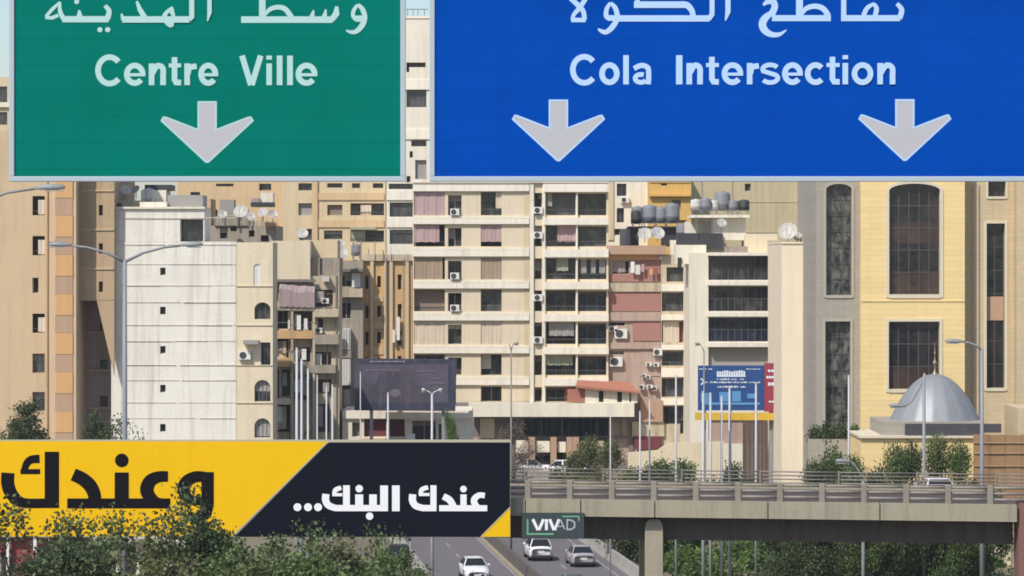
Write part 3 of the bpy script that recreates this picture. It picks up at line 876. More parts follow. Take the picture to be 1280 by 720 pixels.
for yy in (272, 305.5, 330, 356.5, 377.5, 406, 426, 456, 475, 503, 522.5, 551): 
    xa = 152
    while xa < 294:      # the ledges have crumbled in places
        xb = min(294.6, xa + random.uniform(25, 95)); b.box('ledge', xa, xb, yy + random.uniform(-0.15, 0.15), yy + random.uniform(0.5, 1.0), -random.uniform(0.025, 0.075), -0.004, 'whiteline'); xa = xb + random.uniform(0.2, 5)
for yy in (357, 406, 456, 503): b.box('ledge', 295.4, 340, yy, yy + 0.9, -0.05, 0.03, 'cream')
b.box('corner_pilaster', 139.1, 151.5, 304, 600, -0.035, -0.005, 'white')
b.box('awning', 305, 324, 425, 430, -1.0, -0.01, 'shutter'); b.ac(306, 444, 0.04, 1.0, 0.7)
b.box('roof_shed', 205, 250, 243, 258.4, 2.5, 6, 'shutter'); b.box('roof_shed', 172, 206, 229, 236, 5, 8, 'tankblack')
b.box('roof_wall', 168, 200, 236, 252, 4.6, 8, 'creamwhite'); b.box('roof_wall', 140, 172, 250, 258.4, 2, 6, 'messycream'); b.box('roof_wall', 172, 206, 252, 258.4, 1.4, 4, 'creamwhite')
b.box('vent_box', 140, 149, 254, 258.5, 0.4, 1.9, 'tankblack')

# ---- cluttered old roof behind the white block
b = Building('old_building', 'old grey house whose cluttered roof shows behind the white block', 'building', 290, 255, 345, 282, depth=9, mat='greymess', reveal=0.5)
b.wall([(275, 284, 284, 298, 'dark'), (311, 318, 288, 296, 'dark'), (288, 296, 283, 289, 'glassgrey'), (326, 336, 294, 302, 'dark')])
b.box('roof_shed', 272, 290, 249, 268, 2, 4, 'shutter'); b.box('roof_shed', 312, 340, 252.5, 258, 1, 4, 'tankblack')
b.box('roof_shed', 311, 322, 247, 255, 3, 5, 'clilac'); b.box('roof_shed', 322, 338, 240, 252, 3.2, 5, 'creamwhite')
b.box('parapet', 268, 310, 270, 282, -0.2, 0.6, 'greymess'); b.box('parapet', 310, 345, 276, 282.2, 0.1, 0.7, 'messycream')
b.box('roof_wall', 255, 262, 248, 282, 1, 6, 'tan'); b.box('roof_shed', 330, 348, 278, 283, -0.6, -0.22, 'salmon')
for q in range(5): b.box('pipe', 264 + q * 15 + random.random() * 5, 264.9 + q * 15 + random.random() * 4, 262, 283, -0.35 - 0.05 * q, -0.28 - 0.05 * q, 'railmetal')

# ---- tan complex in the background
b = Building('apartment_building', 'tan apartment house with an orange tinted side, standing behind the cluttered roofs', 'building', 345, 222, 352, -60, depth=14, mat='tan', reveal=0.4)
b.wall([(270, 292, 229.5, 233, 'glassgrey'), (324, 339, 229.5, 238, 'glassgrey'), (238, 250, 240, 258, 'glassgrey'), (270, 292, 190, 205, 'glassgrey'), (324, 339, 190, 205, 'glassgrey'), (262, 272, 262, 275, 'glassgrey')])
b = Building('apartment_building', 'ochre tan apartment house with brown shuttered windows and a deep balcony', 'building', 343, 352, 482, -60, depth=14, mat='tanpale', reveal=0.45)
b.wall([(373, 393, 229, 238, 'glassgrey', (3, 1)), (373, 393, 254, 269, 'shutter', 'shutter'), (374, 392, 286, 300, 'glassgrey', (3, 1)), (409, 428, 229, 234.5, 'glass'), (409, 428, 256, 269, 'shutter', 'shutterbrown'), (405, 428, 288, 299, 'glass', (3, 1), {'shut': 0.4}),
        (438, 480, 254, 269, 'balcony', None, {'reveal': 1.2, 'curtain': [(0.3, 0.62, 0.15, 1, 'ccream')]}), (438, 480, 288, 302, 'balcony', None, {'reveal': 1.2, 'curtain': [(0.0, 0.45, 0.05, 1, 'cgreen')]}), (440, 450, 229, 235, 'glass'), (466, 479, 229, 235, 'glass')], x0=352, d0=0)
b.box('pilaster', 390, 397, -55, 330, -0.25, -0.01, 'tan')
for yy in (241, 275): b.box('floor_band', 397.5, 480, yy, yy + 9, -0.15, -0.004, 'tan')
b.box('awning', 438, 470, 284, 287, -1.0, -0.01, 'cgreen')
b = Building('apartment_tower', 'tall cream tower with wide grey windows seen in the slot between the signs', 'building', 338, 483, 560, 22, depth=14, mat='creamwhite', reveal=0.4)
tw = [(508, 532, 78, 84, 'dark'), (508, 511.5, 84, 90, 'dark'), (508, 533, 109, 134, 'glassgrey', (6, 1)), (514, 533, 175, 183, 'glass'), (512, 516, 189, 197, 'dark'), (519, 533, 200, 225, 'shutter', 'shutter'), (486, 517, 229.5, 236.5, 'glassgrey'), (487, 516, 253, 271, 'glassgrey', (4, 1)), (487, 516, 287, 305, 'glassgrey', (4, 1), {'shut': 0.2}), (508, 513, 220, 228, 'dark')]
b.wall(tw)
for yy in (100, 162, 238, 272): b.box('floor_band', 483.5, 559, yy, yy + 12, -0.15, -0.004, 'band')
b.box('parapet', 483, 560, 20, 23, -0.1, 0.4, 'band'); b.box('rail', 508, 535, 11, 11.8, 0.2, 0.3, 'frame')
for q in (509, 516, 522, 530): b.box('rail_post', q, q + 0.7, 11.6, 20, 0.22, 0.28, 'frame')

# ---- messy building with awnings
b = Building('old_building', 'run down building with a sagging lilac awning, laundry and blank cream top wall', 'building', 275, 336, 424, 345, depth=5, mat='messycream', reveal=0.9)
b.wall([(339, 348, 353, 376, 'dark', 'glass'), (346, 360, 386, 411, 'dark', 'glass'), (366, 390, 390, 414, 'balcony', None, {'curtain': [(0.1, 0.42, 0.1, 0.9, 'cwhite'), (0.55, 0.8, 0.3, 1, 'ccream')]}), (340, 360, 423, 447, 'curtain', 'ccream', {'cover': (0.0, 0.9, 0.15, 1), 'back': 'dark'}),
        (340, 349, 462, 500, 'dark', 'room'), (352, 362, 462, 496, 'dark', 'room'), (342, 362, 506, 540, 'curtain', 'ccream', {'cover': (0.1, 0.8, 0.05, 0.9), 'back': 'dark'}),
        (394, 416, 362, 384, 'dark', 'room'), (397, 404, 398, 418, 'dark', 'room'), (392, 414, 440, 460, 'dark', 'room'), (394, 414, 474, 492, 'dark', 'room'), (396, 412, 505, 540, 'dark', 'room'), (368, 388, 434, 452, 'balcony', None, {'curtain': [(0.2, 0.5, 0.0, 0.8, 'cpink')]}), (366, 388, 470, 500, 'dark', 'room')])
b.box('blank_wall', 338, 388, 301, 352, -0.3, 4.5, 'cream')
b.box('blank_wall', 388.3, 424, 322, 345, 0.6, 6, 'greymess'); b.box('roof_wall', 388.2, 420, 300, 323, 2.5, 7, 'tanpale'); b.box('doorway', 399, 402, 323, 343, 0.55, 0.65, 'dark')
mb = MB()
A, B_ = b.X(350), b.X(394)
n = 22
for i in range(n):
    t0, t1 = i / n, (i + 1) / n
    f = lambda t, k: (A + (B_ - A) * t, b.D - (0.35 if k == 0 else 1.0 if k == 1 else 1.02), (b.Z(352) - 0.35 * t + 0.05 * math.sin(t * 20)) if k == 0 else (b.Z(362) - 0.3 * t + 0.1 * math.sin(t * 9) + 0.04 * math.sin(i * 2.1)) if k == 1 else b.Z(383) - 0.1 * t + 0.05 * math.sin(i * 1.7))
    for k in (0, 1):
        mb.quad(f(t0, k + 1), f(t1, k + 1), f(t1, k), f(t0, k))
mb.build('awning', 'clilac', b.root, smooth=True)
b.box('canopy_edge', 340, 395, 349, 352.5, -0.7, -0.31, 'greypanel')
for (x0, x1, y0, y1, mt) in ((336, 394, 383, 388, 'greymess'), (338, 392, 413, 423, 'orange'), (338, 364, 448, 458, 'orange'), (338, 364, 498, 505, 'cream'), (366, 420, 456, 466, 'greymess'), (394, 424, 386, 396, 'messycream'), (394, 424, 418, 430, 'greymess')):
    b.box('balcony_slab', x0, x1, y0, y1, -0.9, -0.01, mt)
for (x0, y0, y1) in ((391.5, 386, 560), (364.5, 388, 560), (337.2, 440, 560)): b.box('column', x0, x0 + 3, y0, y1, -0.85, -0.45, 'messycream')
b.box('drainpipe', 363, 364, 400, 560, -0.3, -0.1, 'railmetal'); b.ac(407, 376, 0.0, 0.6, 0.45); b.ac(399, 413, 0.0, 0.6, 0.45); b.ac(384, 470, 0.0, 0.55, 0.4)
b.box('laundry', 372, 377, 394, 412, -0.97, -0.93, 'cwhite'); b.box('laundry', 381, 385, 398, 411, -0.97, -0.93, 'cwhite')

rr_ = random.Random(12)
for k in range(16):     # rails, pipes and drying lines in front of the loggias
    x0 = rr_.uniform(338, 410); yy = rr_.choice((374, 411, 446, 498, 540, 384, 460)) - rr_.uniform(0, 3)
    b.box('balcony_rail', x0, x0 + rr_.uniform(8, 22), yy - 5.5, yy - 4.9, -0.88, -0.84, 'railmetal')
for x0, y0, y1 in ((362.6, 345, 560), (389.6, 345, 560), (419.6, 330, 560), (376, 452, 560), (409, 430, 560)): b.box('drainpipe', x0, x0 + 0.9, y0, y1, -0.22, -0.1, 'railmetal')
for x0, y0, w_, h_, mt in ((342, 426, 4, 14, 'cwhite'), (348, 427, 5, 11, 'clilac'), (354, 426, 4, 15, 'ccream'), (370, 436, 5, 12, 'cbrown'), (377, 436, 6, 14, 'cwhite'), (341, 464, 6, 22, 'ccream'), (353, 466, 6, 16, 'shutter'), (368, 474, 7, 16, 'cwhite'), (378, 474, 6, 20, 'cgreen'), (396, 364, 9, 14, 'shutter'), (395, 442, 7, 15, 'shutterwhite'), (404, 478, 8, 12, 'shutter'), (398, 508, 6, 25, 'clilac'), (345, 508, 8, 20, 'cwhite')):
    b.curtain(b.X(x0), b.X(x0 + w_), b.Z(y0), b.Z(y0 + h_), b.D - 0.2 - 0.03 * (x0 % 5), mt)
b.box('open_shutter', 360.2, 364, 386, 411, -0.3, -0.05, 'shutterwhite'); b.box('open_shutter', 342.5, 345.8, 386, 411, -0.3, -0.05, 'shutterwhite'); b.box('water_heater', 404, 412, 345.5, 352, -0.7, -0.1, 'tankwhite')

# ---- sandy orange narrow house behind
b = Building('narrow_house', 'orange stained house with narrow slit windows and downpipes between pilasters', 'building', 300.5, 424, 515.5, 325, depth=10, mat='orange', reveal=0.4)
wl = []
for yy in (345, 382, 415, 447): wl += [(456.5, 460.5, yy, yy + 16, 'dark'), (471.5, 476, yy, yy + 14, 'dark'), (497, 502, yy - 2, yy + 17, 'dark')]
b.wall(wl)
for q in (463, 480, 487, 507): b.box('pilaster', q, q + 4, 322, 560, -0.3, -0.01, 'tanpale')
for q in (482.5, 504.5): b.box('downpipe', q, q + 1, 322, 560, -0.42, -0.31, 'railmetal')
for yy in (368, 402, 434): b.box('spandrel', 455, 462.6, yy, yy + 11, -0.1, -0.01, 'salmon'); b.box('spandrel', 467.5, 479.5, yy, yy + 9, -0.1, -0.01, 'tan')
b.box('parapet', 455, 520, 318, 326, -0.35, 0.2, 'messycream')
b.wall([(425, 441, 344, 358, 'dark', 'dark'), (428, 440, 378, 398, 'dark', 'glass')], x0=420, x1=455, ytop=326, ybot=560, d0=-2.0, mat='greymess', reveal=0.3, name='annexe')
b.box('open_shutter', 419.5, 424.6, 343, 358.5, -2.5, -2.06, 'shutterwhite'); b.box('open_shutter', 441.4, 452, 341, 359, -2.3, -2.06, 'shutterwhite')
b.box('canopy', 420, 455, 336, 339.5, -2.9, -2.01, 'greypanel'); b.box('balcony_slab', 420, 455, 360, 371, -2.9, -2.01, 'messycream')
b.box('glazed_bay', 417.5, 440, 410, 436, -2.9, -2.01, 'shutterwhite'); b.box('glazed_bay', 417.5, 440, 447, 480, -2.9, -2.01, 'shutterwhite'); b.box('bay_floor', 417, 441, 437, 446, -3.0, -2.01, 'greymess')
for q in range(7): b.box('bay_mullion', 418 + q * 3.4, 418.5 + q * 3.4, 411, 435, -2.95, -2.9, 'frame'); b.box('bay_mullion', 418 + q * 3.4, 418.5 + q * 3.4, 448, 479, -2.95, -2.9, 'framelight')
b.box('sheet', 496, 500, 396, 425, -0.6, -0.35, 'cwhite'); b.box('dark_bay', 420, 440, 482, 505, -2.6, -2.01, 'slategrey'); b.box('sheet', 491, 494, 412, 428, -0.6, -0.35, 'creamwhite')
for q in range(9): b.box('aerial', 440 + q * 9.5 + random.random() * 4, 440.6 + q * 9.5 + random.random(), 300 + random.random() * 14, 326, -0.5 + 0.3 * random.random(), 0.2, 'railmetal')

# ---- white shop row below the dark billboard
b = Building('shop_building', 'low white shop with maroon shutters below the faded purple billboard', 'shop', 276, 428, 590, 513, depth=8, mat='creamwhite', reveal=0.6)
b.wall([(455, 483, 524, 546, 'shutter', 'maroon'), (487, 506, 524, 546, 'shutter', 'maroon'), (515, 545, 526, 556, 'dark', 'dark'), (440, 450, 528, 546, 'dark', 'room'), (548, 556, 530, 560, 'dark', 'room')])
b.box('fascia', 428, 590, 513, 523, -0.25, -0.01, 'band'); b.box('board', 508, 519, 542, 549, -0.4, -0.1, 'cwhite'); b.box('step_wall', 452, 510, 548, 556, -0.3, -0.01, 'tan')

# ---- cream tower in the middle
b = Building('apartment_tower', 'cream apartment tower with white floor bands, pink curtains and dark corner balconies', 'building', 300, 516, 760.5, 228, depth=16, mat='cream', reveal=0.8)
rows = [(240, 269), (281, 308), (322, 349), (362, 389), (402, 430), (443, 469), (483, 502)]
ops = []
cur = {}
def rowwin(i, y0, y1):
    left = [('curtain', 'cpink', {'cover': (0.02, 1, 0, 1)}), ('curtain', 'cpink', {'cover': (0.0, 0.82, 0, 0.8), 'back': 'dark'}), ('curtain', 'cbrown', {'cover': (0.02, 0.93, 0, 1), 'back': 'dark'}), ('shutter', 'shutterbrown', {'open': 0.2}), ('curtain', 'ccream', {'cover': (0, 1, 0, 1)}), ('balcony', None, {}), None][i]
    if left: ops.append((517.5, 556, y0, y1, left[0], left[1], left[2]))
    if i < 6: ops.append((560, 577, y0 + 4, y1, 'dark', 'dark' if i % 2 else 'glass', {'ac': -4} if i in (0, 2, 3) else {}))
    mid = [('balcony', None, {'curtain': [(0.72, 1, 0, 0.7, 'ccream')]}), ('curtain', 'cpink', {'cover': (0, 1, 0, 0.78), 'back': 'dark'}), ('curtain', 'cbrown', {'cover': (0, 1, 0, 1)}), ('balcony', 'glassgrey', {}), ('curtain', 'ccream', {'cover': (0, 1, 0, 1)}), ('dark', 'glass', {'reveal': 1.0}), ('dark', 'glass', {'reveal': 1.0})][i]
    ops.append((601, 627, y0, y1, mid[0], mid[1], mid[2]))
    ops.append((668, 677.5, y0 + 1, y1, 'dark', 'dark', {'ac': (-6, -14, -9, -17, -5)[i]} if i in (0, 1, 3, 4) else {}))
    r1 = [('balcony', 'glassgrey', {'curtain': [(0.05, 0.2, 0, 0.6, 'cgreen')]}), ('balcony', None, {'curtain': [(0.38, 1, 0, 0.8, 'cpink')]}), ('balcony', None, {'curtain': [(0.35, 0.75, 0, 0.6, 'cgreen')]}), ('balcony', None, {'reveal': 1.0}), ('curtain', 'shutter', {'cover': (0.1, 0.95, 0, 0.62), 'back': 'dark'}), ('balcony', None, {'curtain': [(0.0, 0.9, 0, 0.5, 'cgreen')]}), ('balcony', None, {'curtain': [(0.62, 1.0, 0, 1, 'cred')]})][i]
    ops.append((682.5, 719.5, y0 + 1, y1, r1[0], r1[1], r1[2]))
    r2 = [('balcony', None, {'reveal': 1.1}), ('balcony', 'glassgrey', {}), ('balcony', None, {'curtain': [(0.1, 0.3, 0, 0.7, 'shutter'), (0.45, 0.62, 0, 0.7, 'shutter'), (0.75, 0.97, 0, 0.7, 'shutter')]}), ('balcony', 'glassblue', {}), ('balcony', 'glassblue', {}), ('balcony', None, {'reveal': 1.0}), ('curtain', 'cred', {'cover': (0, 1, 0, 1)})][i]
    ops.append((722.5, 758, y0 + 2, y1, r2[0], r2[1], r2[2]))
for i, (y0, y1) in enumerate(rows): rowwin(i, y0, y1)
b.wall(ops, ybot=503)
for i, (y0, y1) in enumerate([(228.5, 239), (270.5, 280), (310, 320.5), (351, 360.5), (391, 400.5), (432, 441.5), (471, 481)]):
    xr = 592 if i == 6 else 516
    b.box('balcony_parapet', max(516.2, 516), 661.5, y0 + 2.5, y1, -0.28, -0.004, 'band')
    b.box('balcony_parapet', 680, 760.6, y0 + 1.5, y1 + 1, -0.55, -0.004, 'band')
    b.box('slab_edge', 516.1, 661.8, y0, y0 + 2.2, -0.18, -0.004, 'creamwhite')
b.box('pilaster', 662.2, 667, 228.8, 503, -0.22, -0.006, 'creamwhite'); b.box('pilaster', 678, 681.4, 228.8, 503, -0.22, -0.006, 'creamwhite'); b.box('divider', 720, 722, 239, 502, -0.3, -0.006, 'band')
b.box('service_strip', 655, 662, 239.2, 502, -0.03, -0.004, 'tanpale')
b.box('canopy', 586, 792, 503, 520, -1.6, -0.3, 'creamwhite')
b.box('roof_parapet', 515.8, 760.8, 224, 228.4, -0.35, 16, 'band')
# ground floor
b.wall([(655, 786, 523, 546, 'glassblue', (14, 1)), (648, 660, 548, 578, 'dark', 'dark'), (668, 690, 566, 578, 'dark', 'dark'), (695, 712, 566, 578, 'dark', 'dark'), (720, 786, 547, 575, 'dark', 'room')], x0=586, x1=792, ytop=520.2, d0=0.4, mat='greypanel', reveal=0.6, name='shop_front', depth=8)
b.box('panel', 600, 618, 523, 548, 0.2, 0.38, 'cream'); b.box('panel', 645, 660, 550, 566, -0.5, -0.3, 'band'); b.box('panel', 670, 687, 551, 565, -0.5, -0.3, 'band'); b.box('panel', 697, 707, 552, 565, -0.5, -0.3, 'band'); b.box('panel', 725, 755, 551, 566, -0.5, -0.3, 'messycream')
for q in (590, 661, 688, 708, 716): b.box('pier', q, q + 7.5, 546, 590, -0.9, -0.3, 'brownpanel')
for q in (640, 676, 702, 745, 775): b.box('mullion_post', q, q + 1.5, 521, 548, 0.1, 0.3, 'frame')
# annexe with tiled roof
b.wall([(748, 754, 488, 502, 'dark', 'dark'), (771, 777, 489, 502, 'dark', 'dark'), (786, 788.5, 489, 502, 'dark', 'room')], x0=731, x1=796, ytop=485, ybot=503, d0=-1.3, mat='creamwhite', reveal=0.15, name='annexe_wall', depth=2.2)
mb = MB()
P = lambda px, py, d: (b.X(px), b.D + d, b.Z(py))
mb.add([P(719, 481, -1.9), P(800, 489, -1.9), P(786, 477, -0.4), P(722, 474, -0.4), P(719, 484, -1.9), P(800, 491, -1.9), P(786, 480, -0.4), P(722, 478, -0.4)], [(0, 1, 2, 3), (4, 7, 6, 5), (0, 4, 5, 1), (1, 5, 6, 2), (3, 7, 4, 0)])
mb.build('tiled_roof', 'tileroof', b.root)
b.box('tiled_roof', 709, 731, 486, 502, -1.2, -0.9, 'tileroof')

# ---- red brick building
b = Building('apartment_block', 'red brick block with white banded side bay and laundry on the top balcony', 'building', 300.6, 760.8, 862, 318, depth=12, mat='pinkish', reveal=0.5)
b.wall([(766, 786, 327, 342, 'curtain', 'clilac', {'cover': (0, 0.8, 0, 0.9), 'back': 'dark'}), (761.5, 781, 403, 407, 'dark', 'dark'), (761.5, 780, 439, 443, 'dark', 'dark')], x1=826)
b.wall([(827, 860, 366, 389, 'glassgrey', (4, 1)), (827, 860, 402, 428, 'curtain', 'ccream', {'cover': (0.05, 0.66, 0, 1), 'back': 'cred'}), (827, 860, 439, 457, 'balcony', 'glassgrey', {}), (827, 860, 473, 496, 'glassgrey', (5, 1)), (829, 860, 508, 530, 'glass', (4, 1)), (850, 861, 525, 542, 'glass', (2, 1)), (833, 860, 334, 352, 'glassgrey', (4, 1))], x0=826, ytop=318, d0=-0.2, mat='messycream', reveal=0.5, name='side_bay')
b.box('brick_panel', 760.3, 825.5, 325.5, 352, -0.1, -0.01, 'red') if False else None
for (y0, y1) in ((343, 352), (366, 389)): b.box('brick_panel', 760.3, 825.5, y0, y1, -0.1, -0.004, 'red')
b.box('brick_panel', 788, 825.5, 326, 342.8, -0.1, -0.004, 'red'); b.box('brick_panel', 791, 825.5, 401.5, 426, -0.1, -0.004, 'red'); b.box('brick_panel', 800, 825.5, 440, 470, -0.08, -0.004, 'pinkish')
for yy, h, mt in ((353.5, 11, 'messycream'), (390, 11, 'pinkish'), (428, 8, 'pinkish'), (318.2, 7, 'salmon')): b.box('floor_band', 760.2, 825.7, yy, yy + h, -0.25, -0.004, mt)
for yy, h in ((355, 9), (393, 7), (431, 6), (460, 11), (498, 8)): b.box('balcony_parapet', 826.2, 862, yy, yy + h, -0.6, -0.204, 'band')
b.box('roof_slab', 758, 832, 307, 318, -0.9, 10, 'brownpanel')
b.ac(776, 417, 0.0, 1.2, 0.9); b.ac(770, 452, 0, 1.2, 0.9); b.ac(822, 440, -0.1); b.ac(766, 411, 0, 0.9, 0.5)
b.box('laundry', 788, 793, 327, 341, -0.55, -0.5, 'cwhite'); b.box('laundry', 794, 800, 331, 343, -0.56, -0.5, 'shutterwhite'); b.box('laundry', 812, 815, 336, 343, -0.56, -0.5, 'ochre'); b.box('laundry', 817, 822, 335, 343, -0.56, -0.5, 'cred'); b.box('laundry', 801.5, 805, 330, 340, -0.56, -0.5, 'cpink')
for q in range(3):
    for yy in (455, 469, 481): b.ac(802 + q * 7.5 + random.random() * 4, yy + random.random() * 7, -0.1, random.uniform(0.35, 0.6), random.uniform(0.3, 0.45)) if (q, yy) not in ((0, 455), (2, 469)) else None
b.box('orange_sign', 800, 828, 500, 527, -0.7, -0.3, 'pinkdull'); b.box('low_wall', 790, 830, 527, 545, -0.5, -0.28, 'messycream'); b.box('shop_shutter', 793, 826, 545, 561, -0.6, -0.3, 'maroon')
b.box('satellite_bracket', 824, 828, 320, 324, -0.5, -0.28, 'tankwhite')
b.box('parapet_wall', 838, 866, 300, 319, 0.5, 1.2, 'creamwhite')

# ---- pale garden wall in front of it
w = thing('boundary_wall', 'pale rendered garden wall below the red brick block', 'wall', (WX(835, 285), 285, 2.0))
mb = MB(); mb.prism([(WX(785, 285), 1.5), (WX(905, 285), 1.5), (WX(905, 285), WZ(552, 285)), (WX(835, 285), WZ(554, 285)), (WX(822, 285), WZ(563, 285)), (WX(785, 285), WZ(566, 285))], 285, 285.6)
mb.build('rendered_wall', 'cream', w)

gt = thing('gate', 'dark brown sheet metal gate under the yellow beam beside the cream gable', 'gate', (WX(953, 284), 284, 2.4))
mb = MB()
for k in range(9): mb.box(WX(930 + k * 5.1, 284), WX(934.8 + k * 5.1, 284), 284 + 0.03 * (k % 2), 284.1 + 0.03 * (k % 2), 2.4, WZ(528, 284))
mb.build('sheets', 'gatebrown', gt)
for q in (928.5, 976): mb = MB(); mb.box(WX(q, 284), WX(q + 1.4, 284), 283.95, 284.15, 2.4, WZ(526, 284)); mb.build('post', 'frame', gt)

# ---- dark balconied building
b = Building('apartment_block', 'block with dark enclosed balconies and white floor slabs, behind the blue billboard', 'building', 290, 862, 976, 316, depth=12, mat='creamwhite', reveal=0.9)
ops = []
for (y0, y1, kind, mt) in ((320, 350, 'glass', None), (358, 389, 'glass', None), (397, 427, 'glassblue', None), (434, 460, 'shutter', 'shutter'), (463, 490, 'glass', None), (520, 555, 'shutter', 'pinkish')):
    ops.append((885.5, 960.5, y0, y1, kind, (9, 2) if kind.startswith('glass') else mt, {'reveal': 0.35, 'shut': 0.0} if kind.startswith('glass') else {'reveal': 0.5, 'open': 0.0}))
b.wall(ops, x1=962)
for (y0, y1) in ((351, 356.5), (390, 395.5), (428, 433.5), (461, 464), (315.5, 319.5)): b.box('balcony_slab', 884, 962.5, y0, y1, -0.55, -0.004, 'band')
b.box('end_wall', 960.6, 963, 318, 500, -0.5, -0.004, 'band')
b.wall([(964, 975, yy, yy + 24, 'balcony', None, {'reveal': 1.0}) for yy in (308, 342, 375, 407, 440)], x0=962.6, ytop=300, d0=1.2, mat='messycream', name='rear_bay')
for yy in (334, 367, 400, 433, 466): b.box('balcony_slab', 963, 976, yy, yy + 5, 0.6, 1.19, 'band')
b.box('stair_house', 850, 906, 291, 311, 3, 7, 'tankblack'); b.box('roof_house', 895, 936, 272, 300, 4, 8, 'creamwhite'); b.box('roof_house', 862, 900, 276, 300, 7, 9, 'creamwhite'); b.box('roof_slab', 866, 940, 268, 271.5, 3, 9, 'band'); b.box('roof_wall', 934, 976, 292, 316, 3.2, 7, 'cream'); b.box('parapet', 906, 935, 308, 316, 0.2, 0.5, 'greymess')
b.box('roof_wall', 846, 884, 306, 330, 1.5, 5, 'creamwhite'); b.box('vent', 848, 853, 322, 334, 1.35, 1.49, 'dark')
for q in (872, 892, 925): b.box('aerial', q, q + 0.6, 262 + q % 7, 292, 2.6, 2.66, 'railmetal')

# ---- cream gable
b = Building('building', 'plain cream gable wall with a slightly stained edge, beside the grey stone facet', 'building', 262, 977, 1026, 304, depth=14, mat='gable')
b.wall()
b.box('coping', 976.5, 1026, 302.5, 304.6, -0.1, 13, 'gable'); b.box('roof_hut', 1006, 1026, 296, 302, 1, 3, 'brownpanel'); b.box('roof_hut', 1003, 1026, 292.5, 296, 0.8, 3, 'band')

# ---- background on the right
b = Building('apartment_tower', 'slim cream tower with small dark windows rising behind the red brick block', 'building', 335, 757, 822, 120, depth=12, mat='creamwhite', reveal=0.35)
b.wall([(771, 783, 229.5, 245, 'glass', (2, 1)), (771, 780, 260, 278, 'glass', (2, 1)), (812, 818, 236, 264, 'dark', 'room'), (763, 767, 241, 246, 'dark'), (768, 775, 286, 294, 'dark')])
b.ac(781, 250, 0, 0.9, 0.6); b.box('corner_strip', 757.2, 767, 125, 300, -0.15, -0.004, 'tanpale')
b = Building('house', 'ochre yellow house behind the grey water tanks', 'building', 330, 812, 864, 228, depth=10, mat='ochre', reveal=0.3)
b.wall([(840, 851, 250, 262, 'shutter', 'shutterbrown'), (826, 834, 229, 232, 'dark'), (846, 858, 275, 279, 'dark', 'room')])
b.box('floor_band', 811, 862, 242.5, 245.5, -0.5, -0.004, 'ochre'); b.box('roof_parapet', 811.8, 864.2, 223, 228.3, -0.1, 9, 'ochre')
b = Building('apartment_block', 'large olive tan block with almost blank wall behind the rooftop tanks', 'building', 350, 862, 1034, 100, depth=14, mat='olive', reveal=0.35)
b.wall([(931, 938.5, 229.5, 239, 'dark', 'glassgrey'), (1001, 1006, 229.5, 240, 'dark', 'glassgrey'), (1000, 1006, 261, 275, 'shutter', 'shutter'), (931, 938, 190, 205, 'dark', 'glassgrey')])
for q in (877, 915): b.box('joint', q, q + 1.2, 110, 300, -0.05, -0.004, 'greymess')
for yy in (252, 290): b.box('joint', 863, 1033, yy, yy + 0.9, -0.05, -0.006, 'olive')
b.ac(1004, 252, 0, 1.1, 0.7)

# ---- yellow stone building
b = Building('stone_building', 'yellow stone office building with tall bronze windows and grey stone facets', 'building', 250, 1076, 1206, 90, depth=16, mat='stone', reveal=0.5)
b.wall([(1111.5, 1175, 229.5, 368, 'glassbrown', (5, 5), {'frame': 'framebronze', 'trim': 'stonelight', 'arch': 9, 'tw': 0.25, 'bar': 0.07}), (1111, 1174.5, 402, 486.5, 'glassbrown', (5, 3), {'frame': 'framebronze', 'trim': 'stonelight', 'tw': 0.22, 'bar': 0.07}), (1112, 1174, 110, 196, 'glassbrown', (5, 3), {'frame': 'framebronze', 'trim': 'stonelight'})], ybot=600)
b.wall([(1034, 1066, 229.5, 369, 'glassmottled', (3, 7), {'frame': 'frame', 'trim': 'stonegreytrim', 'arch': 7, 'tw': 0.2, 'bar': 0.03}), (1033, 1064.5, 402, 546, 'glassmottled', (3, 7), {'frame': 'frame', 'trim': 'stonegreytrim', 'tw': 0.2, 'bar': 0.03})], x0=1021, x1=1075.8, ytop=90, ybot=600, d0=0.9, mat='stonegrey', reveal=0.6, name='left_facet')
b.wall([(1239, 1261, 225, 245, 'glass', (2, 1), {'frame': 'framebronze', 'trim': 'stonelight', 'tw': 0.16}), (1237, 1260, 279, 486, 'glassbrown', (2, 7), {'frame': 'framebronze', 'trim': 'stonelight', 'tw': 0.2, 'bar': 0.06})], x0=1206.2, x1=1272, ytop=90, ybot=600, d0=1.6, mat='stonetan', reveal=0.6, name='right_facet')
b.box('corner_pier', 1272.2, 1400, 90, 600, 0.6, 14, 'stonetan')
for q in (1219, 1226): b.box('downpipe', q, q + 1.2, 230, 540, 1.45, 1.58, 'stonegreytrim')
for (y0, y1) in ((278, 304), (340, 366)): b.box('spandrel_glass', 1112.6, 1174, y0, y1, 0.49, 0.502, 'spandrelglass')
for (y0, y1) in ((458, 485),): b.box('spandrel_glass', 1112.6, 1174, y0, y1, 0.49, 0.502, 'spandrelglass')
b.box('spandrel', 1237.5, 1259.5, 371, 401, 2.05, 2.13, 'brownpanel')
b.box('string_course', 1076.2, 1205.8, 375, 377, -0.06, -0.004, 'stone')

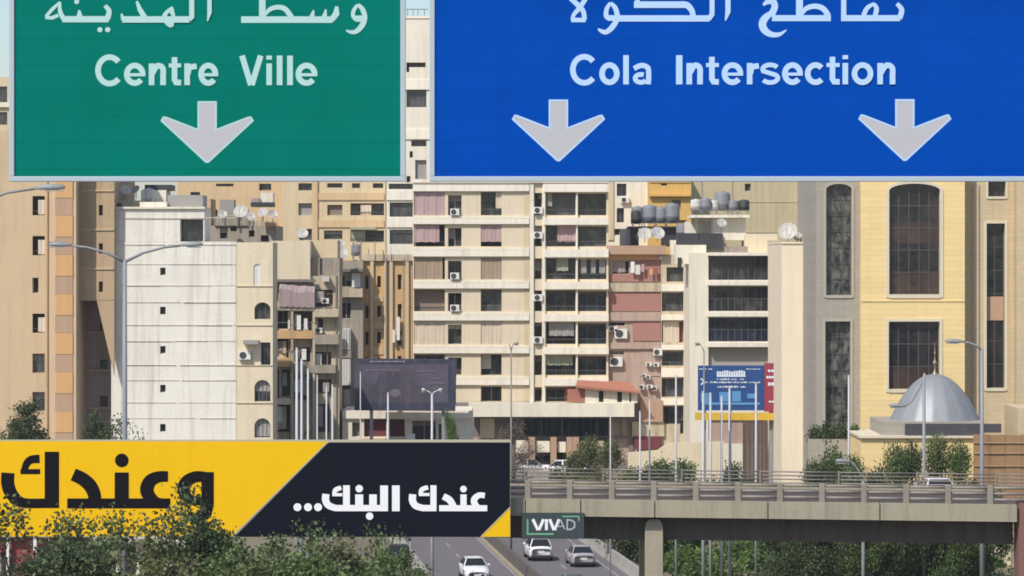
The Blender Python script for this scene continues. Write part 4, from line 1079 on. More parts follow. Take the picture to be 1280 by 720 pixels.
# ---- mosque
D = 228
t = thing('mosque', 'low stone mosque with a silver ribbed dome and brass finial', 'mosque', (WX(1168, D), D, 2.4))
X = lambda p: WX(p, D)
Z = lambda p: WZ(p, D)
mb = MB(); mb.box(X(1076), X(1232), D + 0, D + 9, 1.5, Z(545)); mb.build('prayer_hall', 'stone', t)
mb = MB(); mb.box(X(1074), X(1234), D - 0.25, D + 9.2, Z(547.5), Z(545) + 0.02); mb.build('cornice', 'stonelight', t)
mb = MB(); mb.box(X(1104), X(1232), D + 0.5, D + 8.4, Z(545) + 0.02, Z(528)); mb.build('drum_base', 'stonegrey', t)
mb = MB(); mb.box(X(1132), X(1226), D + 0.1, D + 0.45, Z(545) + 0.02, Z(530)); mb.box(X(1231), X(1252), D + 0.1, D + 0.45, Z(541), Z(530)); mb.build('parapet_panel', 'slategrey', t)
mb = MB(); cx, cy, r0 = X(1178.5), D + 4.3, X(1227) - X(1168.5)
prof = []
H = Z(470) - Z(531)
for k in range(17):
    a = 1 - (1 - k / 16) ** 1.7
    prof.append((max(r0 * (1 - a) ** 0.47, 0.001), Z(531) + H * a))
n = 48
vs_, fs = [], []
for rr, hh in prof:
    for k in range(n):
        q = rr * (1 - (0.03 if k % 3 == 0 else 0.0))
        vs_.append((cx + q * math.cos(2 * math.pi * k / n), cy + q * math.sin(2 * math.pi * k / n), hh))
for i in range(len(prof) - 1):
    for k in range(n): fs.append((i * n + k, i * n + (k + 1) % n, (i + 1) * n + (k + 1) % n, (i + 1) * n + k))
mb.add(vs_, fs); mb.build('dome', 'dome', t, smooth=True)
mb = MB(); mb.lathe((cx, cy, Z(470) - 0.1), [(0.22, 0), (0.2, 0.15), (0.07, 0.3), (0.06, 0.7), (0.16, 0.85), (0.16, 0.95), (0.05, 1.1), (0.04, 1.5), (0.1, 1.62), (0.03, 1.75), (0.012, 2.4)], 12); mb.build('finial', 'gold', t, smooth=True)

# ---- grey planter wall, hoarding
w = thing('planter_wall', 'grey stone wall carrying dark bushy plants before the stone facet', 'wall', (WX(1043, 235), 235, 2.4))
mb = MB(); mb.box(WX(1010, 235), WX(1076, 235), 235, 236.5, 1.5, WZ(549, 235)); mb.build('stone_wall', 'stonegrey', w)
w = thing('hoarding', 'brown boarded site hoarding beside the mosque', 'hoarding', (WX(1250, 222), 222, 2.0))
mb = MB()
for i in range(8):
    x0 = 1217 + i * 20; mb.box(WX(x0, 222), WX(x0 + 19.6, 222), 222 + 0.02 * (i % 2), 222.12 + 0.02 * (i % 2), 1.6, WZ(543 + (i % 3) * 0.5, 222))
mb.build('boards', 'brownboard', w)
mb = MB()
for yy in (553, 566, 582): mb.box(WX(1217, 222), WX(1376, 222), 221.9, 221.98, WZ(yy + 1.0, 222), WZ(yy, 222))
mb.build('rails', 'brownpanel', w)
w = thing('roof_terrace_block', 'dark flat block above the brown hoarding', 'building', (WX(1290, 226), 226, 2.0))
mb = MB(); mb.box(WX(1272, 226), WX(1400, 226), 226, 232, 2.0, WZ(510, 226)); mb.build('wall', 'stonetan', w)
# red kiosk lower left
b = Building('kiosk', 'small dark red kiosk with white columns behind the sparse tree', 'kiosk', 205, -60, 46, 668, zbot=-0.5, depth=5, mat='redpaint', reveal=0.3)
b.wall([(-10, 10, 690, 760, 'dark', 'dark'), (36, 43, 708, 760, 'dark', 'room')])
for q in (9.5, 43): b.box('column', q, q + 4, 668, 770, -0.5, -0.15, 'cwhite')
b.box('roof', -62, 50, 663, 668, -0.7, 5, 'maroon')
b = Building('low_shop', 'pale grey low shop front half hidden by the trees under the billboard', 'shop', 215, 100, 260, 655, zbot=-0.5, depth=6, mat='white', reveal=0.4)
b.wall([(112, 140, 690, 760, 'dark', 'room'), (150, 170, 684, 720, 'glassgrey', (3, 1)), (180, 206, 686, 760, 'dark', 'room'), (215, 245, 684, 730, 'glassgrey', (3, 1))])
b.box('awning', 105, 215, 672, 677, -1.0, -0.01, 'shutter')
# pale wall lower right
w = thing('boundary_wall', 'cream wall end behind the trees at the bridge abutment', 'wall', (WX(1252, 219), 219, 0))
mb = MB(); mb.box(WX(1238, 219), WX(1264, 219), 219, 219.8, -0.5, WZ(672, 219)); mb.build('rendered_wall', 'cream', w)
mb = MB(); mb.box(WX(1264.3, 219), WX(1330, 219), 218.7, 220, -0.5, WZ(668, 219)); mb.build('end_block', 'greymess', w)

# ------------------------------------------------------------------ rooftop things
dl = [(278, 268, 288, .5, 10, 'small white dish low in front of the grey shed on the cluttered roof'), (301, 265, 287, .78, -8, 'largest white dish on the cluttered roof behind the white block'), (313, 271, 286, .52, 20, 'small white dish just right of the largest one on the cluttered roof'),
      (329, 266, 288.5, .6, -25, 'white dish under the black awning on the cluttered roof'), (341, 268, 288, .55, 15, 'white dish at the end of the cluttered roof by the tan house'),
      (378, 292, 283, .62, 5, 'white dish above the blank cream wall of the run down building'), (427.5, 317, 296, .75, 0, 'white dish above the open white shutters'), (426, 305, 296.5, .45, 12, 'smallest white dish above the open white shutters'),
      (157, 238, 259.5, .55, 25, 'white dish on the roof of the white windowless block'), (170, 237, 262, .45, -30, 'tilted small dish beside the shed of the white windowless block'),
      (985, 290, 263, .95, -15, 'large white dish on top of the cream gable'), (996, 296, 264, .55, 20, 'small white dish next to the largest one on the cream gable'),
      (806, 293, 303, .8, -5, 'white dish in front of the black boxes on the red brick block'), (822, 292, 303.5, .8, 10, 'second white dish in front of the black boxes, nearer the dark balconies'),
      (902, 279, 292, .55, 15, 'white dish under the roof slab with tanks')]
for px, py, D, rr, yaw, lab in dl: sat_dish(px, py, D, rr, yaw, 32, lab)
tl = [(795, 284, 309, .5, 1.25, 'tankblack', 'black'), (797, 283, 314, .62, 1.6, 'tank', ''), (812, 283, 314, .72, 1.75, 'tank', ''), (826, 283, 314, .62, 1.55, 'tank', ''), (840, 283, 314, .75, 1.9, 'tank', ''), (853, 300, 306, .6, 1.2, 'tank', '')]
tlabs = ['black water tank low at the edge of the red brick roof', 'grey water tank nearest the slim cream tower', 'bulky grey water tank between two slimmer ones on the red brick block', 'slim grey water tank between two bulky ones on the red brick block', 'tallest grey water tank before the ochre house', 'grey water tank on the lower white roof beside the stair house']
for (px, py, D, rr, h, mt, _), lab in zip(tl, tlabs): rooftop_tank(px, py, D, rr, h, mt, lab)
st = thing('tank_platform', 'black framed platform below the row of grey water tanks', 'platform', (WX(822, 309), 309, WZ(310, 309)))
mb = MB(); mb.box(WX(786, 309), WX(862, 309), 307.5, 316, WZ(285, 309), WZ(283, 309)); mb.box(WX(788, 309), WX(798, 309), 308, 312, WZ(308, 309), WZ(285, 309)); mb.box(WX(828, 309), WX(862, 309), 308, 312, WZ(308, 309), WZ(285, 309)); mb.build('deck', 'tankblack', st)
mb = MB(); mb.box(WX(776, 309), WX(790, 309), 308.5, 312, WZ(308, 309), WZ(286, 309)); mb.build('cabinet', 'tankwhite', st)
tl = [(870, 267.5, 294, .5, 1.0, 'tankwhite', 'white water tank at the edge of the roof slab'), (882, 267.5, 294, .5, 1.1, 'tank', 'grey water tank between two white ones on the roof slab'), (892, 267.5, 294.5, .45, 0.9, 'tankwhite', 'low white water tank beside the big grey one on the roof slab'), (903, 267.5, 295, .72, 1.7, 'tank', 'big grey water tank in the middle of the roof slab'), (917, 267.5, 294, .45, 0.9, 'tank', 'small grey water tank beside the big one on the roof slab'), (930, 267.5, 294, .5, 0.95, 'tankblack', 'black water tank at the far end of the roof slab')]
for px, py, D, rr, h, mt, lab in tl: rooftop_tank(px, py, D, rr, h, mt, lab)
for px, py, D, rr, h, mt, lab in [(186, 259, 263, .5, 1.2, 'tankwhite', 'white water tank on the white windowless block'), (445, 324, 303, .45, 1.1, 'tank', 'grey water tank on the orange stained house'), (640, 223.5, 305, .6, 1.3, 'tank', 'grey water tank on the cream tower roof behind the sign')]:
    rooftop_tank(px, py, D, rr, h, mt, lab)

# ------------------------------------------------------------------ billboards in the city
D = 272
t = thing('billboard', 'faded purple advertising billboard with a dark skyline picture above the white shop', 'billboard', (WX(506, D), D, 2.4))
mb = MB(); mb.prism([(WX(x, D), WZ(y, D)) for x, y in ((443, 513), (569, 514), (571, 449), (443, 448))], D, D + 0.3); mb.build('panel', 'purple', t)
ik = Ink(D, 0.006); ik.rect(443.5, 570.5, 449, 455); ik.rect(449, 520, 449.5, 455.5); ik.rect(560, 570, 456, 505); ik.rect(444, 569, 503, 512.5); ik.build('navy', t, 'poster_band')
ik = Ink(D, 0.012)
ik.poly([(447, 504), (447, 482), (452, 478), (455, 470), (458, 478), (470, 480), (474, 468), (486, 464), (492, 470), (495, 462), (507, 460), (514, 465), (516, 478), (524, 482), (536, 486), (541, 496), (541, 504)])
ik.build('posterdark', t, 'poster_skyline')
ik = Ink(D, 0.03)
for (x, y, rx, ry) in ((494, 491, 7, 5),): ik.poly([(x + rx * math.cos(k * .39), y + ry * math.sin(k * .39)) for k in range(16)])
ik.build('mauve', t, 'poster_picture')
ik = Ink(D, 0.03)
for (x0, x1, y) in ((520, 545, 463), (538, 552, 472), (536, 556, 478), (540, 556, 485), (456, 500, 462)): ik.rect(x0, x1, y, y + 1.8)
ik.build('mauve', t, 'poster_lettering')
ik = Ink(D, 0.05)
for k in range(13): ik.rect(463 + k * 3.4, 465.4 + k * 3.4, 451, 452.4 + 0.5 * (k % 3 == 0))
ik.build('mauve2', t, 'poster_lettering')
for q in (462, 552):
    mb = MB(); mb.box(WX(q, D), WX(q + 4, D), D + 0.35, D + 0.65, 2.4, WZ(450, D)); mb.build('post', 'steel', t)

D = 270
t = thing('billboard', 'blue advertising billboard with white lines of small writing over a yellow beam', 'billboard', (WX(913, D), D, 2.4))
mb = MB(); mb.box(WX(872.5, D), WX(955, D), D, D + 0.3, WZ(513, D), WZ(457, D)); mb.build('panel', 'bluead', t)
ik = Ink(D, 0.006)
for k in range(12): ik.rect(896 + k * 3, 898.3 + k * 3, 463 + random.random() * 1.5, 470)
ik.rect(896, 932, 469.4, 471)
def scribble(x0, x1, y0, y1, step):
    x = x0
    while x < x1:
        w_ = step * random.uniform(0.35, 0.8)
        if random.random() < 0.88: ik.rect(x, min(x + w_, x1), y0 + random.uniform(0, (y1 - y0) * 0.4), y1)
        x += step * random.uniform(0.8, 1.1)
scribble(896, 931, 472.6, 475, 2.2); scribble(881, 950, 476.6, 478.8, 2.4); scribble(897, 932, 482, 484.6, 2.4); scribble(874, 890, 460.3, 462, 2.0); scribble(933, 950, 460.3, 462, 2.0)
ik.stroke([(876, 473), (880, 477), (876, 481)], 1.8)
ik.build('adwhite', t)
ik = Ink(D, 0.04)
for (x0, x1, y0, y1) in ((876, 886, 491, 503), (899, 912, 490, 502), (915, 926, 489, 502), (934, 946, 492, 498), (878, 950, 503, 506)): ik.rect(x0, x1, y0, y1)
ik.build('bluelight', t, 'poster_picture')
for q in (880, 912, 944):
    mb = MB(); mb.box(WX(q, D), WX(q + 3, D), D + 0.35, D + 0.6, 2.4, WZ(470, D)); mb.build('post', 'steel', t)
mb = MB(); mb.box(WX(869, D), WX(977, D), D - 0.3, D + 0.2, WZ(525, D), WZ(516, D)); mb.build('beam', 'yellowbeam', t)
t = thing('billboard', 'narrow dark red advertising panel beside the blue billboard', 'billboard', (WX(965, D), D, 2.4))
mb = MB(); mb.box(WX(955.3, D), WX(974, D), D - 0.1, D + 0.3, WZ(514.5, D), WZ(454, D)); mb.build('panel', 'redad', t)
ik = Ink(D - 0.1, 0.006)
for k in range(3): ik.rect(960 + k * 4, 963 + k * 4, 462, 465)
for k in range(4): ik.rect(958 + k * 3.6, 961 + k * 3.6, 470, 473)
for k in range(3): ik.rect(960 + k * 4, 963.2 + k * 4, 478, 482)
for k in range(3): ik.rect(961 + k * 3.6, 964 + k * 3.6, 501, 503)
ik.build('adwhite', t)
mb = MB(); mb.box(WX(962, D), WX(966, D), D + 0.35, D + 0.6, 2.4, WZ(470, D)); mb.build('post', 'steel', t)

# ------------------------------------------------------------------ overpass
D = 154.0
def slope(px): return (px - 640) * 0.0125       # the deck falls slightly to the right, in picture units
t = thing('overpass', 'concrete overpass with pipe railings and a dark recessed girder crossing the highway', 'bridge', (WX(819, D), D, 0))
def deckbox(px0, px1, y0, y1, d0, d1, name, mat, mbk=None):
    mb = mbk or MB()
    a, c = slope(px0), slope(px1)
    p = [(WX(px0, D), D + d0, WZ(y1 + a, D)), (WX(px1, D), D + d0, WZ(y1 + c, D)), (WX(px1, D), D + d1, WZ(y1 + c, D)), (WX(px0, D), D + d1, WZ(y1 + a, D)),
         (WX(px0, D), D + d0, WZ(y0 + a, D)), (WX(px1, D), D + d0, WZ(y0 + c, D)), (WX(px1, D), D + d1, WZ(y0 + c, D)), (WX(px0, D), D + d1, WZ(y0 + a, D))]
    mb.hexa(p)
    if mbk is None: return mb.build(name, mat, t)
J = [-420, -330, -240, -150, -60, 30, 120, 210, 300, 390, 480, 570, 656.5, 726, 818.5, 960, 1100, 1272]
for i in range(len(J) - 1):
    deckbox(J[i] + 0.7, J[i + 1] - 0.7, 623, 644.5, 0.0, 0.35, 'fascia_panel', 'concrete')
deckbox(-420, 1271, 627, 643, 0.36, 11.0, 'deck', 'deckroad')
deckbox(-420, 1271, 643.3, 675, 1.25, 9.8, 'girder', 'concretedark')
deckbox(-420, 1271, 622, 644, 11.02, 11.35, 'fascia_panel', 'concrete')
deckbox(1274, 1420, 620, 900, 0.2, 1.6, 'abutment', 'brickred')
def piercol(px, w):
    mb = MB(); x0, x1 = WX(px, D), WX(px + w, D); c = 0.22; ztop = WZ(648 + slope(px), D)
    y0, y1 = D + 0.5, D + 1.22
    mb.prism([(x0, -0.5), (x1, -0.5), (x1, ztop - c * 2), (x1 - c * 0.3, ztop - c * 0.7), (x1 - c, ztop), (x0 + c, ztop), (x0 + c * 0.3, ztop - c * 0.7), (x0, ztop - c * 2)], y0, y1)
    mb.box(x0 + 0.06, x1 - 0.06, y1 + 0.01, D + 9.5, -0.5, WZ(676 + slope(px), D))
    return mb.build('pier', 'concrete', t, bevel=0.03)
piercol(807, 22.5); piercol(60, 22.5); 
# railings: posts and rails
def railing(d, lab):
    far = d > 5
    pw = 2.2 if far else 7.2
    posts = [656 + (105.2 if far else 52.6) * k for k in range(-20, 16)]
    posts = [q for q in posts if -440 < q < 1400]
    for q in posts:
        s = slope(q); mb = MB(); mb.box(WX(q, D), WX(q + pw, D), D + d, D + d + (0.1 if far else 0.26), WZ(627 + s, D), WZ((602 if far else 600) + s, D))
        mb.build('railing_post', 'railmetal' if far else 'railconc', t, bevel=0.02)
    for k, yy in enumerate((604, 609, 614, 619) if far else (602.8, 610, 617.5)):
        mb = MB()
        for i in range(len(posts) - 1):
            a, c = posts[i] + pw, posts[i + 1]
            mb.tube([(WX(a, D), D + d + 0.13, WZ(yy + slope(a), D)), (WX(c, D), D + d + 0.13, WZ(yy + slope(c), D))], 0.035 if far else 0.068, 8)
        mb.build('rail', 'railmetal' if k else ('railmetal' if far else 'railconc'), t, smooth=True)
railing(0.06, ''); railing(11.06, '')

# small bridge sign
Ds = D - 0.12
t2 = thing('bridge_sign', 'small dark green sign reading VIVAD hung on the overpass edge', 'sign', (WX(691, Ds), Ds, WZ(674, Ds)))
mb = MB(); mb.box(WX(652, Ds), WX(730, Ds), Ds, Ds + 0.1, WZ(673.5, Ds), WZ(641, Ds)); mb.build('panel', 'vgreen', t2)
ik = Ink(Ds); ik.stroke([(666, 649), (672.5, 662.6)], 3.6); ik.stroke([(679.5, 649), (673.5, 662.6)], 3.6); ik.rect(681.2, 684.8, 649, 662.6); ik.stroke([(687, 649), (692.5, 662.6)], 3.6); ik.stroke([(699, 649), (693.5, 662.6)], 3.6)
ik.build('bletterw', t2)
ik = Ink(Ds, 0.012); ik.stroke([(695, 661.5), (700.5, 649.5)], 1.5); ik.stroke([(700.5, 649.5), (706, 661.5)], 1.5); ik.stroke([(697, 658), (704, 658)], 1.2); ik.stroke([(709, 661.8), (709, 649.8), (714, 650.2), (718.2, 653), (718.2, 659), (714, 661.6)], 1.7, closed=True); ik.build('vgrey', t2)
ik = Ink(Ds, 0.008); ik.stroke([(659.5, 649), (659.5, 667.5), (692, 667.5)], 2); ik.stroke([(703, 645.5), (723.5, 645.5), (723.5, 651)], 1.5); ik.build('vbracket', t2, 'corner_line')

# ------------------------------------------------------------------ big yellow and black billboard
Db = D - 0.9
t = thing('billboard', 'long yellow and black advertising billboard with Arabic lettering on the overpass', 'billboard', (WX(200, Db), Db, WZ(671, Db)))
mb = MB(); mb.box(WX(-700, Db), WX(638, Db), Db + 0.02, Db + 0.35, WZ(671.5, Db), WZ(550, Db)); mb.build('backing', 'bedge', t)
mb = MB(); mb.add([(WX(x, Db), Db + 0.012, WZ(y, Db)) for x, y in ((-699, 670.5), (290, 670.5), (409, 552), (-699, 550.5))], [(0, 1, 2, 3)]); mb.build('yellow_panel', 'byellow', t)
mb = MB(); mb.add([(WX(x, Db), Db + 0.008, WZ(y, Db)) for x, y in ((293, 671), (600, 671), (637.5, 634), (637.5, 553), (411, 553))], [(0, 1, 2, 3, 4)]); mb.build('black_panel', 'bblack', t)
mb = MB(); mb.add([(WX(x, Db), Db + 0.010, WZ(y, Db)) for x, y in ((601, 671), (637.6, 671), (637.6, 635))], [(0, 1, 2)]); mb.build('yellow_corner', 'byellow', t)
ik = Ink(Db, 0.0)
ik.stroke([(293.5, 667.5), (409, 553)], 1.6)
ik.build('bedge', t, 'trim_line')
ik = Ink(Db, 0.0)
ik.stroke([(602, 669.8), (637.5, 634.2)], 1.4)
ik.build('bedge', t, 'trim_line')
ik = Ink(Db, 0.0)
# first word: waw, ain, noon, dal, kaf (read from the right)
ik.stroke([(10, 591, 16.5), (9.6, 604, 16.5), (13.5, 616, 16), (22, 625.5, 14), (33, 629, 12), (57, 629, 12)], 14, smooth=True)
ik.rect(55.8, 73.8, 564.6, 635)
ik.rect(25.5, 50.2, 586.3, 592.6); ik.stroke([(30, 590, 8), (33, 580, 9), (39, 574.5, 10), (49.5, 573.5, 10.5)], 9, smooth=True)
ik.stroke([(91.5, 593, 16), (103, 598.5, 16.5), (112.5, 607, 17), (117.5, 617, 16.5), (119, 628, 16)], 16, smooth=True)
ik.rect(84, 213, 623, 635.4); ik.rect(143.3, 161, 590.5, 630); ik.dot(152.2, 575.4, 8.6)
ik.stroke([(210, 595.5, 13), (198, 596, 14), (188, 601, 16), (183.5, 611, 17), (186.5, 620, 16), (195, 628, 14), (206, 629.2, 12)], 14, smooth=True)
ik.stroke([(256, 596, 13), (244, 596, 14), (233, 602, 15), (229.5, 612, 15.5), (234, 621.5, 13), (242, 625.5, 11), (254, 626, 11)], 13, smooth=True)
ik.stroke([(259.5, 590, 15.5), (259.5, 630, 15.5), (257, 641, 15), (248, 648.5, 13), (237, 650, 11)], 15)
ik.build('bletterk', t)
ik = Ink(Db, 0.0)
# second line
for q in (371.8, 385, 397.6): ik.dot(q, 634, 5)
ik.stroke([(407.5, 617.5, 9), (407, 625, 9), (410.5, 631.5, 8.5), (419, 635, 8)], 8.5, smooth=True); ik.rect(418, 485, 631.2, 639); ik.rect(428.8, 437.3, 606.6, 632)
ik.stroke([(417.5, 618.5, 5), (419.5, 612.5, 6), (426.5, 609.5, 5.5)], 5.5, smooth=True); ik.rect(415.5, 428, 616.5, 620.3)
ik.rect(444, 454, 618, 632); ik.dot(449, 610.8, 4.7); ik.rect(461.5, 471, 618, 632); ik.dot(462, 645.2, 4.7); ik.rect(475.2, 485, 606.8, 632); ik.rect(490, 499.6, 606.8, 639)
ik.build('bletterw', t)
ik = Ink(Db, 0.0)
ik.stroke([(516, 617.8, 9), (515.6, 625.5, 9), (519.5, 632, 8.5), (528, 635, 8)], 8.5, smooth=True); ik.rect(527, 545.6, 631.2, 639); ik.rect(538, 545.6, 606.6, 632)
ik.stroke([(525.5, 618, 5), (527.5, 612, 6), (535, 609, 5.5)], 5.5, smooth=True); ik.rect(523.5, 537, 616.2, 620)
ik.stroke([(554, 620.5, 8), (562, 625, 8.5), (567.5, 634, 8)], 8, smooth=True); ik.rect(549, 609, 631.5, 639); ik.rect(575.5, 583.3, 618, 632); ik.dot(579.3, 611.3, 4.2)
ik.stroke([(606, 619.5, 7), (599, 619, 7), (593.2, 623.5, 8), (593, 629, 8), (597, 634, 7)], 7.5, smooth=True)
ik.build('bletterw', t)
for q in (-560, -380, -200, -20, 150, 330, 500, 610):
    mb = MB(); mb.box(WX(q, Db), WX(q + 3, Db), Db + 0.36, D - 0.02, WZ(640, Db), WZ(632, Db)); mb.build('bracket', 'steel', t)
for q in (-600, -300, 0, 300, 600):
    mb = MB(); mb.box(WX(q, Db), WX(q + 4, Db), Db + 0.36, Db + 0.5, WZ(669, Db), WZ(553, Db)); mb.build('stiffener', 'steel', t)

# ------------------------------------------------------------------ overhead direction signs
D = 37.0
ga = thing('sign_gantry', 'steel gantry carrying the green and the blue direction signs', 'gantry', (WX(-260, D), D, road_z(D)))
zt = WZ(-70, D)
mb = MB()
for zz, yy in ((zt, 0.35), (zt + 1.2, 0.35), (zt, 1.35), (zt + 1.2, 1.35)):
    mb.tube([(WX(-260, D), D + yy, zz), (WX(1700, D), D + yy, zz)], 0.09, 10)
n = 16
for i in range(n):
    xa, xb = WX(-260 + 1960 * i / n, D), WX(-260 + 1960 * (i + 1) / n, D)
    for yy in (0.35, 1.35): mb.tube([(xa, D + yy, zt), ((xa + xb) / 2, D + yy, zt + 1.2), (xb, D + yy, zt)], 0.045, 6)
mb.build('truss', 'steel', ga)
for q in (-260, 1700):
    mb = MB(); mb.tube([(WX(q, D), D + 0.85, road_z(D) - 0.3), (WX(q, D), D + 0.85, zt + 1.4)], 0.28, 16); mb.build('post', 'steel', ga, smooth=True)

def sign(label, x0, x1, y0, y1, mat):
    t = thing('direction_sign', label, 'road sign', (WX((x0 + x1) / 2, D), D, WZ(y1, D)), 'overhead direction signs')
    mb = MB(); mb.box(WX(x0 + 1, D), WX(x1 - 1, D), D + 0.01, D + 0.06, WZ(y1 - 1, D), WZ(y0 + 1, D)); p = mb.build('panel', mat, t)
    mb = MB(); bw = 6.5
    mb.box(WX(x0, D), WX(x1, D), D - 0.012, D + 0.075, WZ(y1, D), WZ(y1 - bw, D)); mb.box(WX(x0, D), WX(x1, D), D - 0.012, D + 0.075, WZ(y0 + bw, D), WZ(y0, D))
    mb.box(WX(x0, D), WX(x0 + bw, D), D - 0.012, D + 0.075, WZ(y1 - bw, D), WZ(y0 + bw, D)); mb.box(WX(x1 - bw, D), WX(x1, D), D - 0.012, D + 0.075, WZ(y1 - bw, D), WZ(y0 + bw, D))
    mb.build('border', 'signborder', t, bevel=0.008)
    for k in range(3):
        q = x0 + (x1 - x0) * (k + 0.5) / 3
        mb = MB(); mb.box(WX(q - 4, D), WX(q + 4, D), D + 0.061, D + 0.25, WZ(y1 - 90, D), WZ(y0 + 3, D)); mb.build('back_rail', 'signback', t)
    return t
Dsg = D + 0.01
def arrow(cx, y0, t, edge):
    pts = [(cx - 11, y0), (cx + 11, y0), (cx + 11, y0 + 35), (cx + 51, y0 + 19.5), (cx + 54.5, y0 + 19), (cx + 57, y0 + 23.5), (cx + 1.5, y0 + 75), (cx - 1.5, y0 + 75), (cx - 57, y0 + 23.5), (cx - 54.5, y0 + 19), (cx - 51, y0 + 19.5), (cx - 11, y0 + 35)]
    ik = Ink(Dsg, 0.003); ik.poly(pts); a = ik.build('sarrow', t, 'arrow')
    ik = Ink(Dsg, 0.004); ik.stroke(pts, 2.2, closed=True); ik.build(edge, a, 'outline')
t = sign('green direction sign for the town centre with one arrow', 11.5, 507, -140, 227, 'signgreen')
ik = Ink(Dsg)
ik.word([('C', 119, 152.5), ('e', 155, 182), ('n', 186, 207.5), ('t', 211, 226.5), ('r', 230.5, 246), ('e', 248, 273)], 7.1, 69.5, 79.3, 106.5)
ik.build('sletterg', t)
ik = Ink(Dsg)
ik.word([('V', 298.5, 330), ('i', 333, 340), ('l', 346, 353.2), ('l', 359, 366.2), ('e', 369.5, 397)], 7.1, 69.5, 79.3, 106.5)
ik.build('sletterg', t)
ik = Ink(Dsg)
ik.stroke([(75.3, 2.5, 3), (66, 11, 4.5), (57.5, 20.5, 4)], 4); ik.stroke([(56.5, 21.8, 4), (65, 22.4, 4.5), (73, 19, 4.5)], 4); ik.stroke([(75, 2.5, 3), (74.8, 12, 5), (77.5, 20, 6), (81, 24.2, 7)], 5, smooth=True)
ik.rect(78, 136, 20.2, 28); ik.stroke([(99.5, 21, 8), (99.2, 12.5, 2.2)], 5); ik.dot(96, 2.2, 3.1)
ik.stroke([(131.2, 7, 5), (136.5, 14, 6.2), (134, 24.2, 7.5)], 6, smooth=True); ik.dot(125, 37.2, 3.3); ik.dot(134.8, 37.2, 3.3)
ik.stroke([(151.8, 17, 2), (154.5, 25, 6)], 4); ik.rect(153, 216, 20.4, 28.4); ik.stroke([(171, 1.5, 3), (175, 12, 6), (181, 22, 7)], 6)
ik.stroke([(216, 9, 3), (208.5, 15.5, 5), (205.5, 22, 6), (209, 29, 5), (214.5, 33.5, 4)], 5, smooth=True); ik.stroke([(215.5, 10, 3), (217.5, 21, 4), (215.3, 33.5, 3)], 4); ik.stroke([(206, 23.5), (214, 30)], 5); ik.stroke([(211.5, 12.5), (216.5, 20)], 3)
ik.rect(216, 237, 20.4, 28.4); ik.stroke([(239.8, -45), (239.8, 21), (236.5, 24.5)], 6.4); ik.stroke([(262, -45, 5.5), (262, 16, 5.5), (259.6, 26.5, 1.5)], 5.5)
ik.build('sletterg', t)
ik = Ink(Dsg)
ik.rect(301.5, 416, 20.5, 28.6); ik.rect(323.8, 332, -45, 21)
ik.stroke([(331, 18.5, 4), (338, 11.5, 5.5), (348, 9, 6), (357, 11.8, 6.5), (364.5, 22, 7)], 6, smooth=True)
ik.stroke([(390, 21, 7), (392.2, 12.5, 1.5)], 4); ik.stroke([(405.5, 21, 7), (407.5, 11.5, 1.5)], 4); ik.stroke([(421, 8, 4), (420.5, 17, 8), (414.5, 25, 7)], 6)
ik.stroke([(447.3, 6, 4), (442.3, 13, 5), (441.5, 20, 5), (446, 24.5, 5.5), (452, 24, 6)], 5, smooth=True); ik.stroke([(447.3, 5.5, 4), (453, 11.5, 6), (456, 22, 6.5), (452.5, 32, 7), (445.5, 39.2, 6), (439, 40.2, 4.5), (432.5, 38, 2)], 6, smooth=True); ik.stroke([(444, 22), (453, 22)], 5)
ik.build('sletterg', t)
arrow(259, 127.5, t, 'sletterg')
t = sign('wide blue direction sign for the Cola intersection with two arrows', 537, 1293, -140, 227, 'signblue')
ik = Ink(Dsg)
ik.word([('C', 712.5, 745.5), ('o', 749, 774.5), ('l', 779, 786), ('a', 790, 815)], 7.0, 69, 78.8, 105.5)
ik.build('sletterb', t)
ik = Ink(Dsg)
ik.word([('I', 845, 853), ('n', 858, 878.5), ('t', 882.5, 898.5), ('e', 902, 929), ('r', 933.5, 948.5), ('s', 950, 975.5), ('e', 977.5, 1003.5), ('c', 1006, 1031), ('t', 1033, 1049.5), ('i', 1053, 1060), ('o', 1064.5, 1091.5), ('n', 1096.5, 1119)], 7.0, 69, 78.8, 105.5)
ik.build('sletterb', t)
ik = Ink(Dsg)
ik.stroke([(701, -28, 4), (708, -8, 5), (722, 6, 6.5), (729, 14, 6), (730.5, 25, 6)], 6, smooth=True); ik.stroke([(741, -35, 5), (735, -8, 5.5), (725, 9, 6), (717.5, 18, 5), (715.5, 25, 5)], 6, smooth=True); ik.rect(714, 732, 22.2, 27.8)
ik.stroke([(763, 3.5, 4), (758.5, 11, 5.5), (757.8, 20, 6), (763, 24.3, 5.5)], 5, smooth=True); ik.stroke([(763, 3.5, 4), (769, 10, 6), (771.5, 22, 6.5), (766, 33, 7), (758, 40, 6), (752, 39, 5), (747.5, 36, 2)], 6, smooth=True); ik.rect(760, 770, 19, 26)
ik.rect(771, 887, 19.2, 27); ik.rect(792.5, 856, 1.8, 10); ik.stroke([(852, 5.5, 8), (859, 6.8, 8), (864.5, 13, 7), (866.5, 21, 7)], 7, smooth=True); ik.stroke([(794, 8, 4), (799, -6, 7), (850, -36, 7)], 7)
ik.stroke([(890, -45), (890, 18), (885.5, 24.2)], 6.2); ik.stroke([(909.7, -45, 6.5), (909.9, 15, 6.5), (906.7, 26, 1.5)], 6)
ik.build('sletterb', t)
ik = Ink(Dsg)
ik.stroke([(954, 6.5, 3), (959, 2.5, 6), (966, 2, 8), (968.5, 8, 8), (966, 15, 8.5), (963.5, 20, 9)], 8, smooth=True)
ik.stroke([(964.5, 16, 6), (956.5, 22.5, 9), (953, 30, 9.5), (956, 38, 9), (964, 43, 7), (974, 43, 5), (983, 37.5, 1.5)], 8, smooth=True)
